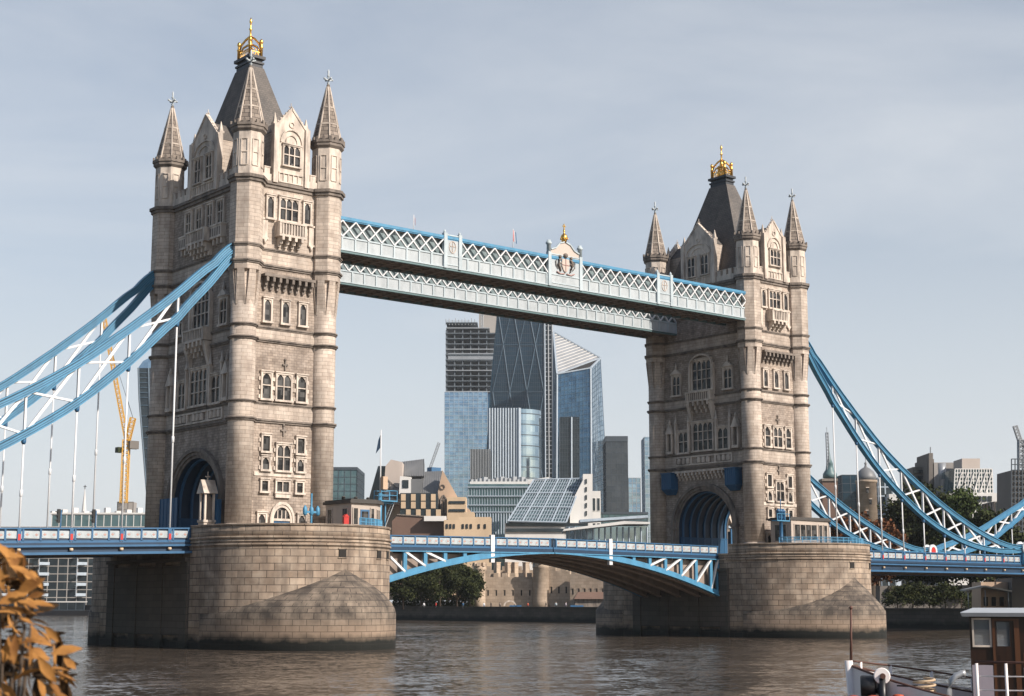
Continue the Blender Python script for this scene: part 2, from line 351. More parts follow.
def balcony(par, face, hw, z0, z1, proj, n, zc):
    b = MB(); b.box(-hw, hw, -proj, -.006, z0, z0+.25); b.box(-hw, hw, -proj-.05, -.006, z1-.2, z1)
    for sx in (-1, 1): b.box(*sorted((sx*hw, sx*(hw-.3))), -proj-.02, -.006, z0+.25, z1-.2)
    b.box(-hw+.3, hw-.3, -proj+.12, -proj+.2, z0+.25, z1-.2, 1)
    k = int(hw*2/.42)
    for i in range(k):
        u = -hw+.3+(2*hw-.6)*(i+.5)/k; b.box(u-.07, u+.07, -proj+.02, -proj+.12, z0+.25, z1-.2)
    corbel_run(b, -hw+.1, hw-.1, n, zc, z0, proj, .32)
    return place(b, 'balcony', ['trim', 'trimdark'], par, face)
def arch_pts(hw, zs, rise, n=20, e=1.0): return [(hw*math.cos(math.pi*i/n), zs+rise*math.sin(math.pi*i/n)**e) for i in range(n+1)]
def finial(b, x, y, z, s=1, m=0):
    b.lathe(x, y, [(.2*s, z-.1), (.13*s, z+.3*s), (.22*s, z+.4*s), (.1*s, z+.5*s), (.1*s, z+1.2*s), (.2*s, z+1.3*s), (.1*s, z+1.4*s), (.14*s, z+1.9*s), (.02, z+2.15*s)], 8, m)
    for dx, dy in ((1, 0), (0, 1), (-1, 0), (0, -1)):
        b.bar((x+dx*.06, y+dy*.06, z+.75*s), (x+dx*.5*s, y+dy*.5*s, z+.85*s), .14*s, .16*s, m); b.sphere((x+dx*.55*s, y+dy*.55*s, z+.88*s), .16*s, 6, m)
def turret(par, x, y):
    b = MB()
    b.lathe(x, y, [(1.8, 11), (1.8, 12.0), (1.68, 12.15), (1.68, 12.5), (1.45, 12.7)], 20)
    b.lathe(x, y, [(1.43, 12.65), (1.41, 41)], 20)
    a0 = math.pi/8
    for k in range(8):                            # broaches with pointed notches between
        a = k*math.pi/4
        pt = lambda r, da, z: (x+r*math.cos(a+R(da)), y+r*math.sin(a+R(da)), z)
        b.hexa([pt(1.3, -22, 36.4), pt(1.46, -22, 36.4), pt(1.46, 22, 36.4), pt(1.3, 22, 36.4)],
               [pt(1.3, -13, 40.3), pt(1.78, -13, 40.3), pt(1.78, 13, 40.3), pt(1.3, 13, 40.3)])
    b.lathe(x, y, [(1.5, 40.2), (1.84, 40.3), (1.84, 50.6)], 8, 0, False, a0)
    b.lathe(x, y, [(1.7, 50.6), (1.7, 56.0)], 8, 1, False, a0)
    for k in range(8):                            # blind panels
        a = k*math.pi/4; rr = 1.7*math.cos(math.pi/8); c, s_ = math.cos(a), math.sin(a)
        for du in (-.36, .36): 
            p = Vector((x+c*(rr+.03)-s_*du, y+s_*(rr+.03)+c*du, 52)); b.bar(p, p+Vector((0, 0, 3.0)), .12, .12, 1, (c, s_, 0))
        for zz in (52, 53.5, 55):
            p = Vector((x+c*(rr+.04), y+s_*(rr+.04), zz)); b.bar(p-Vector((-s_, c, 0))*.36, p+Vector((-s_, c, 0))*.36, .12, .1, 1)
    t = b.build('turret', ['ashlar', 'trim'], par)
    b = MB()
    b.lathe(x, y, [(1.75, 55.9), (2.0, 56.15), (2.0, 56.45), (2.12, 56.5), (2.12, 56.8), (1.8, 56.81), (1.8, 57.0)], 8, 0, False, a0)
    for k in range(16):
        a = a0+k*math.pi/8; rr = 1.98 if k % 2 == 0 else 1.84; b.bar((x+rr*math.cos(a), y+rr*math.sin(a), 56.7), (x+rr*math.cos(a), y+rr*math.sin(a), 57.2), .3, .2, 0, (math.cos(a), math.sin(a), 0))
    b.build('turret_cornice', 'trimdark', t)
    b = MB(); b.lathe(x, y, [(1.72, 56.9), (.2, 63.7), (.2, 63.9)], 8, 0, False, a0)
    for k in range(8):
        a = a0+k*math.pi/4; b.bar((x+1.74*math.cos(a), y+1.74*math.sin(a), 56.95), (x+.2*math.cos(a), y+.2*math.sin(a), 63.6), .14, .12, 1, (math.cos(a), math.sin(a), 0))
    for zz, rr in ((58.9, 1.29), (61, .82)): b.lathe(x, y, [(rr+.06, zz-.08), (rr+.08, zz+.08)], 8, 1, False, a0)
    b.build('spire', ['spire', 'trim'], t)
    b = MB(); finial(b, x, y, 63.75, .95); b.build('finial', 'walkpanel', t)
    return t
def ring_course(par, z0, z1, proj, rr, mt, name='string_course'):
    b = MB(); zm = z0+(z1-z0)*.5
    for (a, c) in ((z0, zm), (zm, z1)):
        pj = proj if a > z0 else proj*.55; rq = rr+pj
        b.box(-CX+.8, CX-.8, -HY-pj, -HY-.004, a, c); b.box(-CX+.8, CX-.8, HY+.004, HY+pj, a, c)
        b.box(-HX-pj, -HX-.004, -CY+.8, CY-.8, a, c); b.box(HX+.004, HX+pj, -CY+.8, CY-.8, a, c)
        for sx in (-1, 1):
            for sy in (-1, 1): b.lathe(sx*CX, sy*CY, [(rq, a), (rq, c)], 16 if rr < 1.6 else 8, 0, rr < 1.6, 0 if rr < 1.6 else math.pi/8)
    return b.build(name, mt, par)
def gable(par, face, hw, zt, zs, wins, back):
    b = MB(); z0 = 50.8; pts = [(-hw, z0), (hw, z0), (hw, zs), (0, zt), (-hw, zs)]
    f = b.add([(x, -.35, z) for x, z in pts]); k = b.add([(x, .0, z) for x, z in pts]); n = 5
    b.face(f); b.face(k[::-1])
    for q in range(n): b.face([f[(q+1) % n], f[q], k[q], k[(q+1) % n]])
    for sx in (-1, 1):                            # pilasters with little spirelets, copings, kneelers
        x = sx*(hw+.1)
        b.box(x-.3, x+.3, -.6, .1, z0, zs+.1); b.lathe(x, -.05, [(.42, zs+.1), (.42, zs+.35), (.3, zs+.36), (.04, zs+1.5)], 4, 0, False, math.pi/4)
        b.bar((sx*(hw+.05), -.2, zs-.05), (0, -.2, zt+.1), .22, .5, 0, (0, 1, 0))
        for q in range(1, 6): f = q/6; b.sphere((sx*(hw+.12)*(1-f), -.25, zs+(zt-zs)*f+.14), .17, 6)
    finial(b, 0, -.1, zt, .38)
    r = MB(); e = zs-.5; rz = zt-.7; w = hw-.05   # the slate roof behind the gable and its cheeks
    r.hexa([(-w, .01, e), (w, .01, e), (w, back, e), (-w, back, e)], [(-.02, .01, rz), (.02, .01, rz), (.02, back, rz), (-.02, back, rz)])
    r.box(-w+.05, w-.05, .01, back, 50.8, e-.01, 1)
    t = b                                      # blind tracery and arch over the windows
    zz = wins[0][2]+.35; aw = hw-.55
    ap = arch_pts(aw, zz, min(1.6, (zs-zz)+.4), 12)
    for q in range(12): t.bar((ap[q][0], -.42, ap[q][1]), (ap[q+1][0], -.42, ap[q+1][1]), .16, .2, 0, (0, 1, 0))
    ap = arch_pts(aw*.55, zz, min(1.6, (zs-zz)+.4)*.6, 8)
    for q in range(8): t.bar((ap[q][0], -.41, ap[q][1]), (ap[q+1][0], -.41, ap[q+1][1]), .1, .14, 0, (0, 1, 0))
    for q in range(8):
        a = q*math.pi/4; t.bar((.32*math.cos(a), -.4, zs+.35+.32*math.sin(a)), (.32*math.cos(a+.785), -.4, zs+.35+.32*math.sin(a+.785)), .1, .14, 0, (0, 1, 0))
    t.box(-hw+.35, hw-.35, -.5, -.355, z0+.15, z0+.28); t.box(-hw+.35, hw-.35, -.5, -.355, z0+1.2, z0+1.35)
    nb = int(hw*3)
    for q in range(nb+1):
        u = -hw+.4+(2*hw-.8)*q/nb; t.box(u-.06, u+.06, -.47, -.356, z0+.28, z0+1.2)
    g = place(b, 'gable', 'trim', par, face)
    r.build('gable_roof', ['slate', 'ashlar'], g)
    for (u, za, zb, w_, li) in wins:
        window(par, face, u, za, zb, w_, li, True, 1, 'gable_window', .35, .14)
    return g
def merlons(par, face, spans):
    for u0, u1 in spans:
        b = MB(); b.box(u0, u1, -.3, .15, 50.9, 51.7)
        n = max(1, int((u1-u0)/.95)); st = (u1-u0)/n
        for k in range(n): b.box(u0+st*(k+.2), u0+st*(k+.8), -.3, .15, 51.7, 52.4); b.box(u0+st*(k+.16), u0+st*(k+.84), -.36, .2, 52.4, 52.52)
        place(b, 'parapet', 'trim', par, face)

def tower(label):
    T = thing('bridge_tower', label, 'tower', (0, 0, 0))
    # shaft with the road arch cut right through
    ap = arch_pts(5.3, 15.2, 5.2, 24)
    prof = [(-HY, 11), (-5.3, 11)] + ap[::-1] + [(5.3, 11), (HY, 11), (HY, 51), (-HY, 51)]
    b = MB(); n = len(prof)
    f = b.add([(-HX, y, z) for y, z in prof]); k = b.add([(HX, y, z) for y, z in prof])
    b.face(f[::-1]); b.face(k)
    for q in range(n): b.face([f[q], f[(q+1) % n], k[(q+1) % n], k[q]], 1 if 0 < q < n-4 else 0)  # archway lining coloured near-black blue to deepen its shade
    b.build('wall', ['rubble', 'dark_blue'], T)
    for sx in (-1, 1):
        for sy in (-1, 1): turret(T, sx*CX, sy*CY)
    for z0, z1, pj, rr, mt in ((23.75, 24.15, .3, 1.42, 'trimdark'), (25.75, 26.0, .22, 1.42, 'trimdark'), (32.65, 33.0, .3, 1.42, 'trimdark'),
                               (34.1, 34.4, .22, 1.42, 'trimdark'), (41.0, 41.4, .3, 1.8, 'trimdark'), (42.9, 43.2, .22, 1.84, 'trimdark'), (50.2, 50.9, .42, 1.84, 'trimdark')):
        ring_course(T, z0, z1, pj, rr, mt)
    # dressed-stone bands between the pairs of strings
    b = MB()
    for z0, z1 in ((24.15, 25.75), (33.0, 34.1), (41.4, 42.9)):
        b.box(-CX+1, CX-1, -HY-.05, -HY-.003, z0, z1); b.box(-CX+1, CX-1, HY+.003, HY+.05, z0, z1)
        b.box(-HX-.05, -HX-.003, -CY+1, CY-1, z0, z1); b.box(HX+.003, HX+.05, -CY+1, CY-1, z0, z1)
    b.box(-CX+1, CX-1, -HY-.04, -HY-.003, 43.2, 50.2); b.box(-CX+1, CX-1, HY+.003, HY+.04, 43.2, 50.2)
    b.build('ashlar_band', 'ashlar', T)
    # roof
    b = MB(); p, q, z0 = 4.3, 7.4, 52.0
    b.box(-4.4, 4.4, -7.6, 7.6, 51.003, 52.0, 1)
    b.hexa([(-p, -q, z0), (p, -q, z0), (p, q, z0), (-p, q, z0)], [(-.95, -1.75, 67), (.95, -1.75, 67), (.95, 1.75, 67), (-.95, 1.75, 67)])
    roof = b.build('roof', ['slate', 'ashlar'], T)
    b = MB(); b.box(-1.15, 1.15, -2.1, 2.1, 66.95, 67.5); b.box(-1.3, 1.3, -2.3, 2.3, 67.5, 67.75); b.box(-1.05, 1.05, -2.0, 2.0, 67.75, 68.1); b.box(-1.45, 1.45, -2.45, 2.45, 68.1, 68.45)
    for kk in range(9):
        for sx in (-1, 1): b.sphere((sx*1.2, -1.9+kk*.475, 66.75), .13, 6)
    for kk in range(5):
        for sy in (-1, 1): b.sphere((-.9+kk*.45, sy*2.15, 66.75), .13, 6)
    for v in b.v: v.x *= .76; v.y *= .76
    b.build('roof_platform', 'lead', roof)
    b = MB()
    for sx in (-1, 1):
        for sy in (-1, 1):
            b.lathe(sx*1.15, sy*2.0, [(.3, 68.4), (.3, 69.6), (.42, 69.7), (.26, 69.85), (.24, 70.2), (.38, 70.35), (.3, 70.6), (.03, 70.8)], 8)
            b.tube([(sx*1.15, sy*2, 69.4), (sx*.95, sy*1.5, 70.3), (sx*.5, sy*.8, 70.9), (0, 0, 71.3)], .17, 6)
            b.tube([(sx*1.15, sy*2, 68.9), (sx*.8, sy*1.1, 69.9), (sx*.3, sy*.4, 70.2), (0, 0, 70.1)], .15, 6)
    for sx in (-1, 1):
        for kk in range(7):
            y = -1.5+kk*.5; b.bar((sx*1.15, y, 68.4), (sx*1.15, y, 69.2), .09); b.sphere((sx*1.15, y, 69.3), .15, 6)
        b.bar((sx*1.15, -2, 69.05), (sx*1.15, 2, 69.05), .1)
    for sy in (-1, 1):
        for kk in range(3):
            x = -.55+kk*.55; b.bar((x, sy*2, 68.4), (x, sy*2, 69.2), .09); b.sphere((x, sy*2, 69.3), .15, 6)
        b.bar((-1.15, sy*2, 69.05), (1.15, sy*2, 69.05), .1)
    b.lathe(0, 0, [(.3, 68.4), (.22, 70.2), (.42, 70.5), (.42, 70.75), (.2, 71), (.17, 72.0), (.34, 72.2), (.16, 72.4), (.15, 72.9), (.28, 73.1), (.2, 73.4), (.03, 73.7)], 8)
    for v in b.v: v.x *= .66; v.y *= .66
    b.build('gilded_crown', 'gold', roof)
    # narrow faces (east and west)
    for fc in 'EW':
        for u, z0, z1, w, li, ar, tr in ((-2.2, 16.4, 17.4, .75, 1, 0, 0), (.05, 16.4, 17.4, 1.5, 2, 0, 0), (2.2, 16.4, 17.4, .75, 1, 0, 0), (-2.45, 12.1, 13.8, .85, 1, 1, 0), (2.6, 12.1, 13.8, .85, 1, 1, 0),
            (-2.15, 20.75, 22.3, .85, 1, 0, 0), (2.25, 20.75, 22.3, .85, 1, 0, 0), (-2.15, 18.75, 19.95, .8, 1, 1, 0), (2.25, 18.75, 19.95, .8, 1, 1, 0), (.08, 18.75, 21.4, 1.6, 2, 1, 1),
            (-2.3, 26.5, 29.2, 1.05, 1, 1, 1), (-.1, 26.5, 29.2, 1.75, 2, 1, 1), (2.2, 26.5, 29.2, 1.05, 1, 1, 1),
            (-2.4, 35.1, 37.4, .8, 1, 1, 0), (-.1, 35.1, 37.4, .8, 1, 1, 0), (2.15, 35.1, 37.4, .8, 1, 1, 0),
            (0, 46.8, 49.2, 2.3, 3, 1, 1), (-2.4, 46.8, 49.1, .75, 1, 1, 0), (2.4, 46.8, 49.1, .75, 1, 1, 0)):
            window(T, fc, u, z0, z1, w, li, ar, tr, out=.04 if z0 > 43 else 0, quoins=18 < z0 < 32)
        b = MB(); b.box(-3.5, 3.7, -.1, -.004, 17.95, 18.4); place(b, 'pale_band', 'trim', T, fc)
        b = MB(); b.box(-.9, 1.0, -.3, -.004, 15.65, 16.05); place(b, 'door_hood', 'trim', T, fc)
        for zc in (22.9, 30.2):
            b = MB(); b.bar((.05, -.1, zc-.45), (.05, -.1, zc+.6), .16, .16, 0, (0, 1, 0)); b.bar((-.3, -.1, zc+.15), (.4, -.1, zc+.15), .18, .16, 0, (0, 1, 0)); b.sphere((.05, -.1, zc+.7), .17, 6); place(b, 'cross_ornament', 'trimdark', T, fc)
        for sx in (-1, 1):
            b = MB(); b.box(sx*3-.32, sx*3+.32, -.22, -.044, 44.4, 46.4); b.box(sx*3-.42, sx*3+.42, -.3, -.044, 46.4, 46.6); b.box(sx*3-.38, sx*3+.38, -.32, -.044, 44.15, 44.4); b.lathe(sx*3, -.2, [(.05, 43.6), (.26, 44.15)], 6); place(b, 'shield_plaque', 'trim', T, fc)
        b = MB(); b.box(-3.3, 3.3, -.95, -.006, 39.9, 40.2); corbel_run(b, -3.3, 3.3, 8, 38.5, 39.9, .9, .3); place(b, 'corbel_table', 'trimdark', T, fc)
        balcony(T, fc, 1.75, 44.6, 46.3, 1.25, 4, 43.5)
        # doorway
        b = MB()
        for (ra, rb, pj) in ((1.05, 1.3, .2), (1.3, 1.55, .3)):
            oa = [(ra, 11.3)]+[(ra-(ra)*(1-math.cos(R(a)))*1.0, 13.3+ra*1.25*math.sin(R(a))) for a in (0, 20, 40, 60, 75, 90)]
            ob = [(rb, 11.3)]+[(rb-(rb)*(1-math.cos(R(a)))*1.0, 13.3+rb*1.25*math.sin(R(a))) for a in (0, 20, 40, 60, 75, 90)]
            for sx in (-1, 1):
                for q in range(6):
                    p4 = [oa[q], ob[q], ob[q+1], oa[q+1]]
                    lo = [(.05+sx*x, -pj, z) for x, z in p4]; hi = [(.05+sx*x, -.006, z) for x, z in p4]
                    b.hexa(lo, hi)
        b.box(-1.0, 1.1, -.15, -.03, 13.15, 13.4)
        d = place(b, 'doorway', 'trim', T, fc)
        b = MB(); b.box(-1.0, 1.1, -.06, -.01, 11.2, 13.15); b.box(.03, .07, -.09, -.06, 11.2, 13.15)
        b.build('door', 'deep_blue', d)
        b = MB(); b.poly([(-1.0, -.05, 13.4), (1.1, -.05, 13.4), (.9, -.05, 13.95), (.6, -.05, 14.4), (.05, -.05, 14.7), (-.5, -.05, 14.4), (-.8, -.05, 13.95)])
        for x in (-.45, .05, .55): b.box(x-.05, x+.05, -.12, -.051, 13.4, 14.3, 1)
        b.build('fanlight', ['window', 'trim'], d)
        gable(T, fc, 1.95, 59.7, 57.5, [(0, 53.1, 55.3, 2.1, 3)], 4.6)
        merlons(T, fc, [(-3.6, -2.4), (2.4, 3.6)])
    # wide faces (the road faces)
    for fc in 'SN':
        for u, z0, z1, w, li, ar, tr in ((-3.8, 46.8, 49.4, 1.25, 2, 1, 1), (-1.27, 46.8, 49.4, 1.25, 2, 1, 1), (1.27, 46.8, 49.4, 1.25, 2, 1, 1), (3.8, 46.8, 49.4, 1.25, 2, 1, 1),
            (0, 35.4, 39.6, 3.7, 4, 1, 2), (-5.2, 35.1, 37.8, 1.5, 2, 1, 1), (5.2, 35.1, 37.8, 1.5, 2, 1, 1),
            (0, 26.5, 30.4, 3.9, 4, 1, 2), (-3.95, 26.4, 29.3, 2.0, 2, 1, 1), (3.95, 26.4, 29.3, 2.0, 2, 1, 1)):
            window(T, fc, u, z0, z1, w, li, ar, tr, fr=.24)
        if fc == 'S':
            balcony(T, fc, 2.3, 44.9, 46.5, 1.3, 5, 43.4)
            for sx in (-1, 1): 
                b = MB(); b.box(*sorted((sx*2.35, sx*5.0)), -.7, -.006, 45.0, 46.4); b.box(*sorted((sx*2.35, sx*5.1)), -.78, -.006, 46.4, 46.6)
                for q in range(3): b.box(sx*(2.9+q*.9)-.15, sx*(2.9+q*.9)+.15, -.5, -.006, 44.3, 45.0)
                for q in range(5): b.box(sx*(2.6+q*.52)-.17, sx*(2.6+q*.52)+.17, -.705, -.7, 45.25, 46.2, 1)
                place(b, 'balcony_wing', ['trim', 'trimdark'], T, fc)
        balcony(T, fc, 2.5, 33.5, 35.0, 1.15, 5, 31.9)
        def orn(name): place(b, name, ['trim', 'trimdark'], T, fc)
        for sx in (-1, 1):                       # tall curved brackets, shafts and canopied niches
            b = MB(); b.hexa([(sx*2.2-.2, -.15, 30.2), (sx*2.2+.2, -.15, 30.2), (sx*2.2+.2, -.006, 30.2), (sx*2.2-.2, -.006, 30.2)], [(sx*2.2-.3, -1.05, 33.4), (sx*2.2+.3, -1.05, 33.4), (sx*2.2+.3, -.006, 33.4), (sx*2.2-.3, -.006, 33.4)]); orn('curved_bracket')
            for u in (2.75, 5.4):
                b = MB(); b.box(sx*u-.16, sx*u+.16, -.42, -.006, 26.1, 30.6); b.lathe(sx*u, -.25, [(.28, 30.6), (.28, 30.8), (.2, 30.9), (.03, 32.0)], 6); orn('pinnacle_shaft')
            c = sx*6.6; b = MB(); b.box(c-.6, c-.42, -.55, -.006, 26.6, 29.2); b.box(c+.42, c+.6, -.55, -.006, 26.6, 29.2); b.box(c-.62, c+.62, -.6, -.006, 26.2, 26.6)
            b.hexa([(c-.75, -.65, 29.2), (c+.75, -.65, 29.2), (c+.75, -.006, 29.2), (c-.75, -.006, 29.2)], [(c-.05, -.55, 30.7), (c+.05, -.55, 30.7), (c+.05, -.006, 30.7), (c-.05, -.006, 30.7)])
            b.lathe(c, -.3, [(.1, 30.6), (.2, 30.9), (.03, 31.4)], 6); b.box(c-.42, c+.42, -.1, -.007, 26.6, 29.2, 1); orn('canopied_niche')
            c = sx*5.2; b = MB(); b.hexa([(c-1.05, -.5, 38.15), (c+1.05, -.5, 38.15), (c+1.05, -.007, 38.15), (c-1.05, -.007, 38.15)], [(c-.06, -.4, 38.9), (c+.06, -.4, 38.9), (c+.06, -.007, 38.9), (c-.06, -.007, 38.9)])
            b.lathe(c, -.2, [(.1, 38.8), (.18, 39.2), (.03, 39.9)], 6); orn('window_canopy')
        b = MB()
        for sx in (-1, 1): b.box(sx*2.33-.16, sx*2.33+.16, -.45, -.006, 34.9, 39.1)
        for q in range(14):
            p1 = arch_pts(2.25, 38.9, 1.6, 14)[q:q+2]; b.bar((p1[0][0], -.3, p1[0][1]), (p1[1][0], -.3, p1[1][1]), .22, .4, 0, (0, 1, 0))
        orn('hood_mould')
        b = MB(); b.box(-5.7, 5.7, -.28, -.055, 24.3, 24.5); b.box(-5.7, 5.7, -.28, -.055, 25.45, 25.65)
        for u in (-5.6, -2.4, 2.4, 5.6): b.box(u-.15, u+.15, -.26, -.055, 24.5, 25.45)
        for u0 in (-4, 0, 4):
            b.box(u0-1.45, u0+1.45, -.1, -.054, 24.5, 25.45, 1)
            for q in (-1, 0, 1): b.lathe(u0+q*.9, -.06, [(.34, 24.6), (.36, 25.1), (.3, 25.4)], 8, 0, False)
        orn('shield_band')
        # arch mouldings
        b = MB()
        for ra, rb, za, zb, pj in ((5.3, 5.65, 5.2, 5.5, .12), (5.65, 6.05, 5.5, 5.88, .3), (6.05, 6.5, 5.88, 6.3, .5)):
            A = [(ra, 11)]+arch_pts(ra, 15.2, za, 24)+[(-ra, 11)]; B_ = [(rb, 11)]+arch_pts(rb, 15.2, zb, 24)+[(-rb, 11)]
            for q in range(len(A)-1):
                p4 = [A[q], B_[q], B_[q+1], A[q+1]]
                b.hexa([(x, -pj, z) for x, z in p4], [(x, -.006, z) for x, z in p4])
        for sx in (-1, 1): b.box(*sorted((sx*5.33, sx*6.7)), -.62, -.006, 15.0, 15.35)
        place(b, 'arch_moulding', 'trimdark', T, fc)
        if fc == 'N':
            b = MB(); b.box(-5.9, 5.9, -.75, -.006, 23.2, 23.5); corbel_run(b, -5.9, 5.9, 16, 22.1, 23.2, .7, .28); place(b, 'corbel_table', 'trim', T, fc)
            for sx in (-1, 1):
                b = MB(); c = sx*6.35; b.box(c-1.0, c+1.0, -1.5, -.01, 20.9, 23.2); b.hexa([(c-.6, -.8, 20.1), (c+.6, -.8, 20.1), (c+.6, -.01, 20.1), (c-.6, -.01, 20.1)], [(c-1, -1.5, 20.9), (c+1, -1.5, 20.9), (c+1, -.01, 20.9), (c-1, -.01, 20.9)])
                b.box(c-1.1, c+1.1, -1.6, -.01, 23.2, 23.35)
                for q in range(5): b.box(c-.85+q*.4, c-.8+q*.4, -1.54, -1.5, 20.95, 23.15)
                tag(place(b, 'blue_lantern_box', 'deep_blue', T, fc))
        else:
            for sx in (1,):                       # blue hoarding by the far jamb
                b = MB(); b.box(-7.2, -3.0, -.75, -.65, 11, 16.1)
                for q in range(6): b.box(-7.2+q*.83, -7.12+q*.83, -.8, -.75, 11, 16.1)
                place(b, 'hoarding', 'deep_blue', T, fc)
        for sx in ((1,) if fc == 'S' else ()):    # gabled stone shrine beside the roadway
            b = MB(); c = sx*5.95; y0, y1 = -2.5, -1.2
            b.box(c-.62, c+.62, y0, y1, 11, 12.9); b.box(c-.72, c+.72, y0-.1, y1+.1, 12.9, 13.15)
            for dx in (-.5, .5):
                for yy in (y0+.15, y1-.15): b.box(c+dx-.11, c+dx+.11, yy-.11, yy+.11, 13.15, 16.0)
            b.box(c-.3, c+.3, y0+.35, y1-.2, 13.15, 15.6, 1)
            b.hexa([(c-.85, y0-.2, 16.0), (c+.85, y0-.2, 16.0), (c+.85, y1+.2, 16.0), (c-.85, y1+.2, 16.0)], [(c-.05, y0-.2, 17.5), (c+.05, y0-.2, 17.5), (c+.05, y1+.2, 17.5), (c-.05, y1+.2, 17.5)])
            finial(b, c, (y0+y1)/2, 17.45, .45)
            place(b, 'stone_shrine', ['trim', 'trimdark'], T, fc)
            b = MB(); b.box(5.15, 6.95, -1.1, -.65, 11, 15.4)
            for q in range(5): b.box(5.2+q*.4, 5.28+q*.4, -1.14, -1.1, 11, 15.4)
            place(b, 'hoarding', 'mid_blue', T, fc)
        gable(T, fc, 3.0, 60.3, 57.4, [(-1.35, 52.5, 55.3, 1.45, 2), (1.35, 52.5, 55.3, 1.45, 2)], 2.4)
        merlons(T, fc, [(-7.8, -3.5), (3.5, 7.8)])
    # iron ribs lining the archway
    b = MB()
    for q in range(7):
        x = -4.5+q*1.5; A = [(5.28, 11)]+arch_pts(5.28, 15.2, 5.18, 20)+[(-5.28, 11)]; B_ = [(5.05, 11)]+arch_pts(5.05, 15.2, 4.95, 20)+[(-5.05, 11)]
        for k in range(len(A)-1):
            p4 = [A[k], A[k+1], B_[k+1], B_[k]]; b.hexa([(x-.14, y, z) for y, z in p4], [(x+.14, y, z) for y, z in p4])
    b.build('arch_rib', 'mid_blue', T)
    for sx in (-1, 1):
        b = MB(); b.box(-5.0, 5.0, *sorted((sx*5.27, sx*5.1)), 11, 13.7); b.box(-5.0, 5.0, *sorted((sx*5.27, sx*5.04)), 13.7, 13.9)
        b.build('blue_dado', 'deep_blue', T)
    return T
T1 = tower('nearer stone bridge tower on the left, light blue chains fixed to its shaded side')
T2 = copy_tree(T1); T2.location = (82.3, 0, 0); T2.rotation_euler.z = math.pi
T2['label'] = 'farther stone bridge tower on the right, two blue lantern boxes over its arch'

